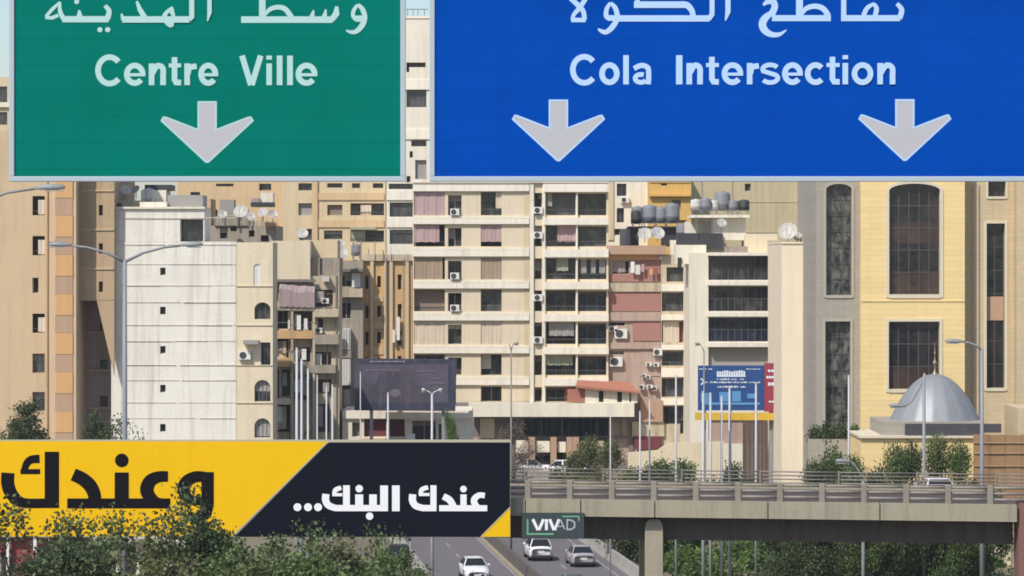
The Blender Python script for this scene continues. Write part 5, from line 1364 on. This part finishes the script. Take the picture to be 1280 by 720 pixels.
ik.rect(965, 1038.5, 19, 26.5); ik.rect(995, 1003.6, -45, 20); ik.stroke([(1002, 18, 4), (1008, 10.5, 6), (1019, 7.8, 6.5), (1029, 11, 7), (1035.5, 20, 7)], 6, smooth=True)
ik.rect(1051.3, 1057.8, -45, 20); ik.rect(1051.3, 1125, 19, 26.5)
ik.stroke([(1093, 4.5, 4), (1084.5, 9.5, 5.5), (1080, 18, 6), (1080.5, 23, 6)], 5.5, smooth=True); ik.stroke([(1092.5, 4.5, 4), (1095.5, 11, 6), (1093.5, 21, 6)], 5.5, smooth=True); ik.dot(1084, -10, 4); ik.dot(1096, -10, 4)
ik.stroke([(1121, 4.5, 5), (1127, 12.5, 6.5), (1124, 23.5, 7)], 6.5, smooth=True); ik.dot(1116, -11, 4); ik.dot(1128, -11, 4)
ik.build('sletterb', t)
arrow(698, 125.5, t, 'sletterb'); arrow(1131, 125, t, 'sletterb')

# ------------------------------------------------------------------ lamps and poles
def lamp_head(mb, lens, tip, dirx, L=1.1, h=0.24):
    """a cobra head; dirx: -1 or 1 outward"""
    x, y, z = tip
    prof = [(0, 0.05, 0.06), (0.2, 0.1, 0.11), (0.45, 0.15, 0.15), (0.8, 0.16, 0.14), (0.95, 0.1, 0.1), (1.0, 0.02, 0.04)]
    rings = []
    for s, wv, hv in prof:
        cz = z + 0.05 * s
        rings.append([(x + dirx * L * s, y - wv, cz), (x + dirx * L * s, y - wv * 0.7, cz + hv * h / 0.2), (x + dirx * L * s, y + wv * 0.7, cz + hv * h / 0.2), (x + dirx * L * s, y + wv, cz), (x + dirx * L * s, y + wv * 0.8, cz - hv * 0.5), (x + dirx * L * s, y - wv * 0.8, cz - hv * 0.5)])
    v = [p for r_ in rings for p in r_]
    f = [(i * 6 + k, i * 6 + (k + 1) % 6, (i + 1) * 6 + (k + 1) % 6, (i + 1) * 6 + k) for i in range(len(rings) - 1) for k in range(6)]
    mb.add(v, f + [(5, 4, 3, 2, 1, 0), tuple(len(v) - 6 + k for k in range(6))])
    lens.box(min(x + dirx * L * 0.35, x + dirx * L * 0.92), max(x + dirx * L * 0.35, x + dirx * L * 0.92), y - 0.11, y + 0.11, z - 0.12, z - 0.045)

def street_lamp(label, D, px, ytop, zbot, arms, r=0.1, mat='steel', grp='street lamps'):
    """arms: list of (px tip, py tip, head length px)"""
    x = WX(px, D)
    t = thing('street_lamp', label, 'street lamp', (x, D, zbot), grp)
    zt = WZ(ytop, D)
    mb = MB(); mb.tube([(x, D, zbot), (x, D, zbot + (zt - zbot) * 0.5), (x, D, zt)], [r * 1.25, r, r * 0.8], 12); mb.build('pole', mat, t, smooth=True)
    for tx, ty, hl in arms:
        tipx, tipz = WX(tx, D), WZ(ty, D); dr = 1 if tx > px else -1
        am = MB(); am.tube([(x, D, zt - 0.1), (x + (tipx - x) * 0.33, D, zt + (tipz - zt) * 0.5), (x + (tipx - x) * 0.7, D, zt + (tipz - zt) * 0.88), (tipx, D, tipz)], [r * 0.62, r * 0.52, r * 0.46, r * 0.42], 10)
        a = am.build('arm', mat, t, smooth=True)
        hd, ln = MB(), MB()
        lamp_head(hd, ln, (tipx - dr * 0.1, D, tipz), dr, abs(WX(hl, D) - WX(0, D)), max(0.16, 0.2 * abs(WX(hl, D) - WX(0, D)) / 1.1))
        hd.build('lamp_head', mat, t, smooth=True); ln.build('lens', 'lamplens', t)
    return t
street_lamp('tall double armed street lamp in front of the white windowless block', 170, 156, 325, 0, [(88, 307, 31), (226, 307, 30)], 0.14)
street_lamp('street lamp reaching in with one arm just under the green sign', 168, -70, 275, 0, [(44, 236, 40), (-180, 236, 40)], 0.14)
street_lamp('street lamp with one arm in front of the yellow stone building', 200, 1227.5, 436, 0, [(1205, 427.5, 26)], 0.13)
street_lamp('street lamp with its arm crossing before the silver dome', 205, 1155, 470, 0, [(1131, 508, 22)], 0.12)
street_lamp('thin street lamp in front of the cream tower', 240, 639, 437, 0, [(636, 431, 0.1), (643, 430, 7)], 0.07, 'railmetal')
street_lamp('thin street lamp before the dark enclosed balconies', 240, 880, 438, 0, [(874, 430.5, 7)], 0.06, 'railmetal')
street_lamp('low street lamp whose head hangs over the green bushes', 190, 1079, 600, 0, [(1062, 577, 20)], 0.1)
street_lamp('twin armed white street lamp beside the purple billboard', 215, 540, 492, 0, [(549, 488, 6), (531, 488, 6)], 0.09, 'polewhite')

def flagpole(px, ytop, D, r, label):
    r *= 0.8
    x = WX(px, D)
    t = thing('flagpole', label, 'flagpole', (x, D, -0.2), 'slim poles behind the overpass')
    z = WZ(ytop, D)
    mb = MB(); mb.tube([(x, D, -0.2), (x, D, z)], [r * 1.2, r * 0.8], 10); mb.build('shaft', 'polewhite', t, smooth=True)
    mb = MB(); mb.lathe((x, D, z), [(r * 0.82, -0.05), (r * 0.86, 0.03), (r * 0.5, 0.07), (0.01, 0.08)], 10); mb.build('finial', 'polewhite', t, smooth=True)
    mb = MB(); mb.box(x - 0.22, x + 0.22, D - 0.22, D + 0.22, -0.25, 0.15); mb.build('base_plate', 'steel', t)
fl = [(371, 436, 200, .12, 'thick pale pole, first of the bunch at the run down building'), (377, 450, 202, .11, 'thick pale pole close behind the first of the bunch'), (385, 462, 203, .1, 'pale pole in the middle of the bunch at the run down building'), (396.5, 470, 205, .07, 'slim white pole just after the bunch of thick ones'), (408, 484, 208, .07, 'slim white pole left of the glazed bays'), (415.5, 482, 206, .09, 'slim white pole by the glazed bays, nearer the purple billboard'), (450.5, 466, 212, .05, 'thin white pole at the edge of the purple billboard'), (485, 492, 205, .08, 'white pole crossing the purple billboard near its middle'), (513, 560, 204, .07, 'white pole only visible under the black half of the billboard'), (541, 562, 206, .09, 'white pole beside the oncoming white car'),
      (763, 508, 210, .06, 'thin white pole at the dark shop front of the cream tower'), (800, 515, 212, .08, 'white pole at the corner of the maroon shutter'), (812, 500, 213, .08, 'white pole across the maroon shutter'), (845, 470, 214, .09, 'white pole in front of the white banded bay'), (879, 490, 208, .12, 'thickest white pole under the blue billboard'), (888, 492, 210, .11, 'second white pole under the blue billboard'), (902, 496, 211, .1, 'slimmer white pole in the middle of the four under the blue billboard'), (912, 486, 212, .11, 'fourth white pole under the blue billboard'), (945, 480, 214, .1, 'white pole standing apart at the red panel'), (1061, 470, 216, .1, 'grey white pole in front of the grey stone facet'), (1155.5, 468, 212, .09, 'white pole in front of the mosque dome')]
for q in fl: flagpole(*q)

# ------------------------------------------------------------------ cars
def make_car(name, label, paint, group, loc, yaw, suv=False, rear=False):
    t = thing(name, label, 'car', (0, 0, 0), group)
    L, W, hh = 4.35, 0.9, 1.46 if not suv else 1.66
    # stations along the length (front at -y): y, half width, z sill, z belt, crown
    st = [(-2.17, 0.62, 0.3, 0.55, 0.6), (-2.1, 0.76, 0.22, 0.62, 0.68), (-1.9, 0.85, 0.2, 0.7, 0.77), (-1.5, 0.89, 0.2, 0.78, 0.86), (-0.95, 0.9, 0.2, 0.88, 0.95), (-0.4, 0.9, 0.2, 0.92, 0.97), (0.6, 0.9, 0.2, 0.93, 0.98), (1.45, 0.9, 0.2, 0.95, 1.0), (1.85, 0.87, 0.22, 0.96, 1.01), (2.08, 0.8, 0.28, 0.93, 0.98), (2.17, 0.68, 0.4, 0.8, 0.84)]
    if suv: st = [(y, w, a + 0.05, c * 1.1, d * 1.1) for y, w, a, c, d in st]
    mb = MB(); rings = []
    for y, w, a, c, d in st:
        rings.append([(-w * 0.92, y, a), (-w, y, a + 0.16), (-w * 1.0, y, (a + c) / 2 + 0.05), (-w * 0.96, y, c), (-w * 0.6, y, d), (0, y, d + 0.02), (w * 0.6, y, d), (w * 0.96, y, c), (w, y, (a + c) / 2 + 0.05), (w, y, a + 0.16), (w * 0.92, y, a)])
    k = 11; v = [p for r_ in rings for p in r_]
    f = [(i * k + j, (i + 1) * k + j, (i + 1) * k + (j + 1) % k, i * k + (j + 1) % k) for i in range(len(rings) - 1) for j in range(k)]
    mb.add(v, f + [tuple(range(k))[::-1], tuple(len(v) - k + j for j in range(k))][::1])
    body = mb.build('body', paint, t, smooth=True)
    s = 1.1 if suv else 1.0
    zb, zr = 0.93 * s, hh
    yb0, yt0, yt1, yb1 = (-1.0, -0.32, 1.05, 1.72) if not suv else (-1.0, -0.4, 1.55, 2.05)
    wb, wt = 0.84, 0.6
    low = [(-wb, yb0, zb), (wb, yb0, zb), (wb, yb1, zb), (-wb, yb1, zb)]
    up = [(-wt, yt0, zr - 0.03), (wt, yt0, zr - 0.03), (wt, yt1, zr - 0.04), (-wt, yt1, zr - 0.04)]
    mb = MB(); mb.hexa(low + up)
    mb.add([up[0], up[1], up[2], up[3], (-wt * 0.7, yt0 + 0.2, zr), (wt * 0.7, yt0 + 0.2, zr), (wt * 0.7, yt1 - 0.15, zr), (-wt * 0.7, yt1 - 0.15, zr)], [(0, 1, 5, 4), (1, 2, 6, 5), (2, 3, 7, 6), (3, 0, 4, 7), (4, 5, 6, 7)])
    mb.build('cabin', paint, t, bevel=0.05)
    def pane(name, q, inset=0.09, push=0.012):
        q = [Vector(p) for p in q]; c = sum(q, Vector()) / 4
        nn = (q[1] - q[0]).cross(q[3] - q[0]).normalized()
        q = [c + (p - c) * (1 - inset * (1.0)) + nn * push for p in q]
        q2 = [p - nn * 0.004 for p in q]
        m_ = MB(); m_.add(q + q2, [(0, 1, 2, 3), (7, 6, 5, 4), (0, 4, 5, 1), (1, 5, 6, 2), (2, 6, 7, 3), (3, 7, 4, 0)]); m_.build(name, 'cglass', t)
    pane('windscreen', [low[0], low[1], up[1], up[0]]); pane('rear_window', [low[2], low[3], up[3], up[2]])
    def lerp(a, b_, u_): return tuple(Vector(a) * (1 - u_) + Vector(b_) * u_)
    for a, b_, c, d in ((low[1], low[2], up[2], up[1]), (low[3], low[0], up[0], up[3])):
        for u0, u1 in ((0.0, 0.5), (0.5, 1.0)):
            pane('side_window', [lerp(a, b_, u0), lerp(a, b_, u1), lerp(d, c, u1), lerp(d, c, u0)], 0.13)
    for sx in (-1, 1):
        for yy in (-1.32, 1.32):
            w = MB(); w.lathe((sx * 0.78, yy, 0.32), [(0.0, -0.11), (0.2, -0.11), (0.3, -0.1), (0.32, -0.06), (0.32, 0.06), (0.3, 0.1), (0.2, 0.11), (0, 0.11)], 20, axis=Matrix.Rotation(R(90), 3, 'Y')); wh = w.build('wheel', 'rubber', t, smooth=True)
            rm = MB(); rm.lathe((sx * 0.895, yy, 0.32), [(0.0, 0.012 * sx), (0.07, 0.012 * sx), (0.19, 0.0)], 14, axis=Matrix.Rotation(R(90), 3, 'Y')); rm.build('rim', 'rim', wh)
            ar = MB(); ar.lathe((sx * 0.9, yy, 0.34), [(0.33, 0.006 * sx), (0.4, 0.004 * sx), (0.4, -0.02 * sx)], 20, axis=Matrix.Rotation(R(90), 3, 'Y')); ar.build('wheel_arch', 'trim', t)
        h = MB(); h.hexa([(sx * 0.5, -2.16, 0.58 * s), (sx * 0.82, -2.0, 0.6 * s), (sx * 0.84, -1.85, 0.6 * s), (sx * 0.5, -2.05, 0.58 * s), (sx * 0.5, -2.12, 0.7 * s), (sx * 0.83, -1.96, 0.74 * s), (sx * 0.84, -1.8, 0.74 * s), (sx * 0.5, -2.0, 0.7 * s)][::1]); h.build('headlight', 'headlamp', t)
        tl_ = MB(); tl_.hexa([(sx * 0.52, 2.12, 0.72 * s), (sx * 0.83, 1.98, 0.72 * s), (sx * 0.87, 1.85, 0.74 * s), (sx * 0.52, 2.0, 0.72 * s), (sx * 0.52, 2.12, 0.88 * s), (sx * 0.84, 1.98, 0.9 * s), (sx * 0.87, 1.83, 0.9 * s), (sx * 0.52, 2.0, 0.88 * s)]); tl_.build('tail_light', 'taillamp', t)
        mr = MB(); mr.box(min(sx * 0.86, sx * 1.04), max(sx * 0.86, sx * 1.04), -0.78, -0.66, 0.93 * s, 1.07 * s); mr.build('mirror', paint, t, bevel=0.02)
    m_ = MB(); m_.box(-0.45, 0.45, -2.2, -2.12, 0.34 * s, 0.46 * s); m_.box(-0.7, 0.7, -2.155, -2.0, 0.2, 0.3); m_.build('grille', 'trim', t)
    m_ = MB(); m_.box(-0.72, 0.72, 1.95, 2.16, 0.24, 0.42 * s); m_.build('rear_bumper', 'trim', t)
    m_ = MB(); m_.box(-0.24, 0.24, 2.165, 2.185, 0.56 * s, 0.68 * s); m_.box(-0.24, 0.24, -2.215, -2.2, 0.36, 0.46); m_.build('number_plate', 'plate', t)
    t.location = loc; t.rotation_euler = (0, 0, yaw)
    return t
def lane_pos(D, off): return (road_x(D) + off, D, road_z(D) + 0.004)
yaw0 = math.atan(0.1)
def at_row(px, py, off=None):
    """ground point on the level highway under a point of the picture"""
    D = HC * F / (py - HY)
    return (WX(px, D), D, 0.004)
make_car('car', 'white saloon coming towards the viewer on the highway', 'cwhitep', 'cars on the highway', at_row(592.5, 722.5), yaw0 + 0.03)
make_car('car', 'white hatchback seen from behind, driving away under the small green sign', 'cwhitep', 'cars on the highway', at_row(672.5, 698.5), math.atan(0.1) + math.pi, suv=True)
make_car('car', 'silver saloon seen from behind with a white boot lid', 'csilver', 'cars on the highway', at_row(725.5, 706), math.atan(0.1) + math.pi)
make_car('car', 'dark teal car whose roof just enters the frame behind the silver saloon', 'cteal', 'cars on the highway', at_row(715, 745), math.atan(0.1) + math.pi)
make_car('car', 'black car half hidden beside the poles and trees', 'cblack', 'cars on the highway', at_row(500, 706), math.atan(0.1))
make_car('car', 'white car parked sideways before the cream tower, seen through the railing', 'cwhitep', 'cars parked beyond the overpass', (WX(708, 292.6), 292.6, 2.62), R(90))
make_car('car', 'silver car parked sideways by the billboard end, seen through the railing', 'csilver', 'cars parked beyond the overpass', (WX(664, 294.5), 294.5, 2.62), R(90))
rz = 8.75
rp = thing('ramp', 'concrete ramp passing just behind the overpass near the brown hoarding', 'ramp', (WX(1236, 176), 176, 2.6))
mb = MB(); mb.box(WX(1090, 176), WX(1500, 176), 172.5, 181, rz - 0.8, rz); mb.build('deck', 'concretedark', rp)
for q in (1300, 1400):
    mb = MB(); mb.box(WX(q, 176) - 0.3, WX(q, 176) + 0.3, 175, 178, -0.5, rz - 0.803); mb.build('pier', 'concrete', rp)
make_car('car', 'white car on the ramp behind the overpass near the brown hoarding', 'cwhitep', 'cars beyond the overpass', (WX(1169, 177), 177, rz + 0.004), R(184))

# ------------------------------------------------------------------ vegetation
def leaf_cloud(rng, n, blobs, size, up=0.25):
    """n folded leaf faces spread through blobs: (cx, cy, cz, rx, ry, rz)"""
    mb = MB()
    wts = [b_[3] * b_[4] * b_[5] for b_ in blobs]
    tot = sum(wts)
    V, Fc = [], []
    for b_, w in zip(blobs, wts):
        # inside each blob, twigs carry bunches
        m = max(3, int(n * w / tot / 9))
        for _ in range(m):
            d = Vector((rng.gauss(0, 1), rng.gauss(0, 1), rng.gauss(0, 1))).normalized()
            rr = rng.random() ** 0.45
            c = Vector((b_[0] + d.x * b_[3] * rr, b_[1] + d.y * b_[4] * rr, b_[2] + d.z * b_[5] * rr))
            for _k in range(9):
                p = c + Vector((rng.gauss(0, 1), rng.gauss(0, 1), rng.gauss(0, 1))) * size * 1.25
                a = Vector((rng.gauss(0, 1), rng.gauss(0, 1), rng.gauss(0, 1) + up)).normalized()
                q = a.cross(Vector((rng.gauss(0, 1), rng.gauss(0, 1), rng.gauss(0, 1)))).normalized()
                L = size * rng.uniform(0.6, 1.3); w_ = L * rng.uniform(0.3, 0.5)
                nn = a.cross(q) * (w_ * 0.3)
                i0 = len(V)
                V += [tuple(p - a * L * 0.5), tuple(p + q * w_ + nn), tuple(p + a * L * 0.5), tuple(p - q * w_ + nn)]
                Fc += [(i0, i0 + 1, i0 + 2), (i0, i0 + 2, i0 + 3)]
    mb.add(V, Fc)
    return mb

def tree_mesh(seed, h, spread, size, nleaf, style='round', bare=0.25):
    """returns (trunk mb, crown mb) around the origin"""
    rng = random.Random(seed)
    tr = MB(); blobs = []
    lean = rng.uniform(-0.05, 0.05) * h
    pts = [Vector((lean * (k / 5) ** 2 + rng.uniform(-.04, .04) * spread, rng.uniform(-.04, .04) * spread, h * 0.8 * k / 5)) for k in range(6)]
    r0 = 0.03 * h + 0.03
    tr.tube(pts, [r0 * (1 - 0.85 * k / 5) for k in range(6)], 8)
    nl = {'round': 13, 'column': 11, 'bush': 12, 'sparse': 11}[style]
    for k in range(nl):
        f = bare + (1 - bare) * (k + 0.5) / nl
        az = k * 2.4 + rng.uniform(-.5, .5)
        if style == 'column': ln = spread * (1.0 - 0.8 * (f - bare) / (1 - bare)) * rng.uniform(.7, 1)
        elif style == 'bush': ln = spread * rng.uniform(.5, 1.0)
        else: ln = spread * math.sin(math.pi * min(0.95, 0.22 + 0.72 * (f - bare) / (1 - bare))) * rng.uniform(.65, 1.1)
        base = Vector((lean * f * f, 0, h * 0.8 * f * (0.85 if style != 'bush' else 0.5)))
        tip = base + Vector((math.cos(az) * ln * 0.8, math.sin(az) * ln * 0.8, h * rng.uniform(0.04, 0.2)))
        mid = (base + tip) / 2 + Vector((0, 0, h * 0.02))
        rb = r0 * (1 - 0.75 * f) * 0.5
        tr.tube([base, mid, tip], [rb, rb * 0.6, rb * 0.2], 6)
        for _ in range(2 if style != 'sparse' else 3):
            tw = tip + Vector((rng.gauss(0, 1), rng.gauss(0, 1), rng.gauss(.4, .8))) * spread * 0.25
            tr.tube([mid, (mid + tw) / 2 + Vector((0, 0, 0.05)), tw], [rb * 0.5, rb * 0.3, rb * 0.12], 5)
            q = spread * rng.uniform(0.16, 0.3) * (1.0 if style != 'sparse' else 0.8)
            blobs.append((tw.x, tw.y, tw.z, q, q, q * rng.uniform(0.6, 0.9)))
        q = spread * rng.uniform(0.22, 0.36) * (1.0 if style != 'sparse' else 0.7)
        blobs.append((tip.x, tip.y, tip.z, q, q, q * 0.75))
    top = pts[-1] + Vector((0, 0, h * 0.1)); q = spread * 0.26
    blobs.append((top.x, top.y, top.z, q, q, q))
    return tr, leaf_cloud(rng, nleaf, blobs, size)

TREES = {}
def tree(name, kind, leafm, loc, rot, scale, label, group, sz=None):
    sq = round(scale * 4) / 4 or 0.25
    key = (kind, leafm, sq)
    if key not in TREES:
        seed, h, spread, size, n, style, bare = KINDS[kind]
        tr, cr = tree_mesh(seed, h, spread, size / sq, int(n * max(0.35, sq ** 1.6)), style, bare)
        t = thing(name, label, 'tree' if 'tree' in name else 'shrub', (0, 0, 0), group)
        tr.build('trunk', 'bark', t, smooth=True); cr.build('crown', leafm, t)
        TREES[key] = t
    else:
        t = copy_tree(TREES[key]); t.name = name
        t['label'] = label; t['group'] = group; t['category'] = 'tree' if 'tree' in name else 'shrub'
    t.location = loc; t.rotation_euler = (0, 0, rot); t.scale = (scale * (sz or 1), scale * (sz or 1), scale)
    return t
KINDS = {   # seed, height, spread, leaf size in metres, leaves at scale 1, style, bare share
    'sparse_a': (3, 8.0, 2.3, 0.185, 2000, 'sparse', 0.3),
    'sparse_b': (11, 8.0, 2.6, 0.185, 2300, 'sparse', 0.3),
    'full_a': (21, 7.0, 1.8, 0.165, 8500, 'round', 0.15),
    'full_b': (32, 7.0, 2.0, 0.165, 9000, 'round', 0.15),
    'column': (41, 8.0, 1.3, 0.17, 6500, 'column', 0.08),
    'bush_a': (51, 3.0, 1.7, 0.175, 12500, 'bush', 0.05),
    'bush_b': (63, 3.0, 1.9, 0.175, 14000, 'bush', 0.05),
    'dry': (77, 4.0, 1.3, 0.12, 1100, 'sparse', 0.2),
    'palm_like': (81, 2.2, 1.3, 0.2, 1500, 'bush', 0.05),
}
def gtree(px, ytop, D, kind, leafm, label, group, name='tree', wid=1.0):
    x = WX(px, D); z0 = ground_z(x, D); hh = WZ(ytop, D) - z0
    k = KINDS[kind][1]
    s = max(0.3, hh / (k * 1.02))
    tree(name, kind, leafm, (x, D, z0 - 0.1), random.uniform(0, 6.28), s, label, group, wid / s if False else wid)
# in front of the yellow and black billboard
fr = 'trees in front of the billboard'
gtree(18, 608, 128, 'sparse_a', 'leafdark', 'thin sparse tree before the letter at the yellow end of the billboard', fr)
gtree(82, 622, 131, 'sparse_b', 'leafdark', 'sparse tree with open twigs beside the dark kiosk', fr)
gtree(136, 618, 127, 'sparse_a', 'leafmid', 'sparse small leaved tree under the letters on yellow', fr)
gtree(40, 682, 120, 'full_a', 'leafdark', 'low dark leafy tree below the kiosk roof', fr)
gtree(110, 672, 122, 'full_b', 'leafdark', 'dense dark tree filling the space under the yellow panel', fr)
gtree(240, 588, 130, 'sparse_b', 'leafdark', 'tallest thin tree reaching over the last letter on yellow', fr, 'tree', 0.85)
gtree(250, 642, 129, 'full_b', 'leafdark', 'dark rounded tree at the foot of the tallest thin one', fr)
gtree(196, 628, 126, 'sparse_b', 'leafolive', 'light twiggy tree just before the tallest thin one', fr)
gtree(284, 660, 124, 'full_a', 'leafmid', 'leafy tree below the slanted edge of yellow and black', fr)
gtree(335, 652, 129, 'full_a', 'leafmid', 'green tree at the start of the black panel', fr)
gtree(385, 640, 131, 'sparse_b', 'leafmid', 'open green tree reaching up to the three white dots', fr)
gtree(430, 662, 127, 'full_a', 'leafolive', 'yellowish green tree under the white lettering', fr)
gtree(468, 645, 132, 'sparse_b', 'leafmid', 'loose green tree, last one before the white poles', fr, 'tree', 0.7)
gtree(262, 690, 118, 'full_b', 'leafmid', 'low leafy tree hiding the pale shop front', fr)
gtree(180, 690, 117, 'sparse_b', 'leafolive', 'low twiggy tree before the pale shop front', fr)
gtree(312, 684, 117, 'full_a', 'leafolive', 'low yellowish tree between two green ones', fr)
gtree(408, 692, 116, 'full_b', 'leafmid', 'low green tree under the three dots', fr)
gtree(452, 694, 117, 'full_a', 'leafmid', 'low green tree at the foot of the last loose tree', fr)
gtree(505, 690, 200, 'bush_a', 'leafmid', 'low green bush beside the black car', fr, 'shrub')
gtree(478, 694, 190, 'bush_b', 'leafmid', 'round green bush at the road edge by the poles', fr, 'shrub')
# above and behind the billboard on the left
bl = 'trees before the left buildings'
gtree(36, 484, 225, 'column', 'leafdark', 'pointed dark conifer against the sandy block', bl, 'tree', 1.25)
gtree(20, 508, 222, 'full_a', 'leafdark', 'rounded dark tree beside the pointed conifer', bl, 'tree', 0.62)
gtree(120, 512, 224, 'full_b', 'leafdark', 'dark green tree in the recess shade of the sandy block', bl, 'tree', 0.55)
gtree(152, 510, 222, 'sparse_a', 'leafdark', 'thin tree against the corner of the white block', bl, 'tree', 0.7)
gtree(386, 520, 225, 'full_a', 'leafdark', 'dark shrubby tree among the bunch of poles', bl, 'tree', 0.5)
gtree(566, 512, 268, 'full_b', 'leafbright', 'bright green tree at the end of the purple billboard', bl, 'tree', 0.35)
gtree(640, 515, 280, 'dry', 'leafdry', 'bare brownish twiggy tree before the cream tower', bl, 'tree', 0.9)
gtree(625, 530, 282, 'dry', 'leafdry', 'smaller bare brownish tree by the cream panel', bl, 'tree', 0.8)
# beyond the overpass
bh = 'bushes beyond the overpass'
gtree(738, 548, 262, 'bush_a', 'leafolive', 'olive green bush before the dark shop front', bh, 'shrub', 0.8)
gtree(762, 556, 258, 'bush_b', 'leafolive', 'broad olive bush next to the parked cars', bh, 'shrub', 0.8)
gtree(720, 566, 260, 'bush_b', 'leafolive', 'small olive bush nearest the white parked car', bh, 'shrub', 0.8)
gtree(830, 578, 240, 'bush_b', 'leafmid', 'green bush in front of the pale garden wall', bh, 'shrub', 1.0)
gtree(856, 576, 236, 'bush_a', 'leafmid', 'second green bush in front of the pale garden wall', bh, 'shrub', 0.9)
gtree(808, 584, 238, 'bush_a', 'leafdark', 'low dark bush at the foot of the pale garden wall', bh, 'shrub', 0.9)
gtree(915, 580, 236, 'bush_b', 'leafdark', 'dark bush under the yellow beam', bh, 'shrub', 0.8)
gtree(1040, 562, 205, 'bush_a', 'leafmid', 'green bush below the grey planter wall', bh, 'shrub', 0.62)
gtree(1018, 580, 203, 'bush_b', 'leafdark', 'low dark bush next to the cream gable', bh, 'shrub', 0.6)
gtree(1064, 574, 204, 'bush_b', 'leafmid', 'spreading bush under the low street lamp', bh, 'shrub', 0.6)
gtree(1118, 560, 206, 'bush_b', 'leafmid', 'bushy green shrub below the mosque cornice', bh, 'shrub', 0.55)
gtree(1138, 555, 207, 'bush_a', 'leafdark', 'taller dark shrub below the middle of the dome', bh, 'shrub', 0.6)
gtree(1170, 550, 208, 'bush_b', 'leafmid', 'tallest leafy shrub before the mosque', bh, 'shrub', 0.6)
gtree(1198, 554, 207, 'bush_a', 'leafmid', 'leafy shrub beside the brown hoarding', bh, 'shrub', 0.6)
gtree(1096, 584, 205, 'bush_a', 'leafdark', 'low shrub between the street lamp and the mosque', bh, 'shrub', 0.6)
for i, (px, yt, lab) in enumerate(((1018, 536, 'dark potted plant at the edge of the planter wall by the gable'), (1034, 533, 'dark spiky plant in the middle of the planter wall'), (1052, 534, 'dark leafy plant beside the spiky one on the planter wall'), (1068, 535, 'dark plant on the planter wall nearest the yellow stone'))):
    z0 = WZ(549, 235); x = WX(px, 235.6)
    tree('potted_plant', 'palm_like', 'leafdark', (x, 235.6, z0 - 0.05), i * 1.3, (WZ(yt, 235.6) - z0) / 2.6, lab, 'plants on the planter wall', 0.62)
# bank below the overpass on the right
bk = 'shrubs on the bank below the overpass'
where = ['nearest the road barrier', 'a step from the road barrier', 'beside the concrete pier', 'just behind the concrete pier', 'short of the four white poles', 'between the four white poles', 'behind the last of the four white poles', 'midway along the bank', 'past the lone pole', 'below the mosque side', 'under the dome', 'close to the street lamp foot', 'at the cream wall end']
ad = {'leafbright': 'bright green', 'leafmid': 'mid green', 'leafdark': 'dark green'}
for row, (D0, yt, nm) in enumerate(((246, 664, 'tall rear'), (236, 676, 'middle'), (226, 690, 'low front'), (217, 704, 'lowest'))):
    for i in range(13):
        px = 772 + i * 37 + random.uniform(-8, 8) + (row % 2) * 16
        D = D0 + random.uniform(-3, 3)
        px = max(px, 640 + (road_x(D) + 11.2) * F / D + i * 4)
        if px > 1240: continue
        u_ = (px - 770) / 460 + random.uniform(-0.2, 0.2)
        lm = 'leafbright' if u_ < 0.5 or random.random() < 0.3 else 'leafmid' if random.random() < 0.75 else 'leafdark'
        gtree(px, yt + random.uniform(-8, 8), D, 'bush_a' if (i + row) % 2 else 'bush_b', lm, '%s %s shrub %s' % (nm, ad[lm], where[i]), bk, 'shrub', 1.25)

# low growth covering the bank
rng = random.Random(5)
mb = MB(); V, Fc = [], []
for _ in range(26000):
    D = rng.uniform(196, 286); x = road_x(D) + 10.2 + (rng.random() ** 1.3) * 27
    z = ground_z(x, D) + abs(rng.gauss(0, 0.28))
    a = Vector((rng.gauss(0, 1), rng.gauss(0, 1), rng.gauss(0, .7))).normalized(); q = a.cross(Vector((rng.gauss(0, 1), rng.gauss(0, 1), rng.gauss(0, 1)))).normalized()
    p = Vector((x, D, z)); L = rng.uniform(0.14, 0.34); i0 = len(V)
    V += [tuple(p - a * L * .5), tuple(p + q * L * .35), tuple(p + a * L * .5), tuple(p - q * L * .35)]; Fc.append((i0, i0 + 1, i0 + 2, i0 + 3))
mb.add(V, Fc)
o = mb.build('ground_cover', 'leafmid'); o['kind'] = 'stuff'; o['label'] = 'low green growth covering the bank beside the highway'; o['category'] = 'ground cover'
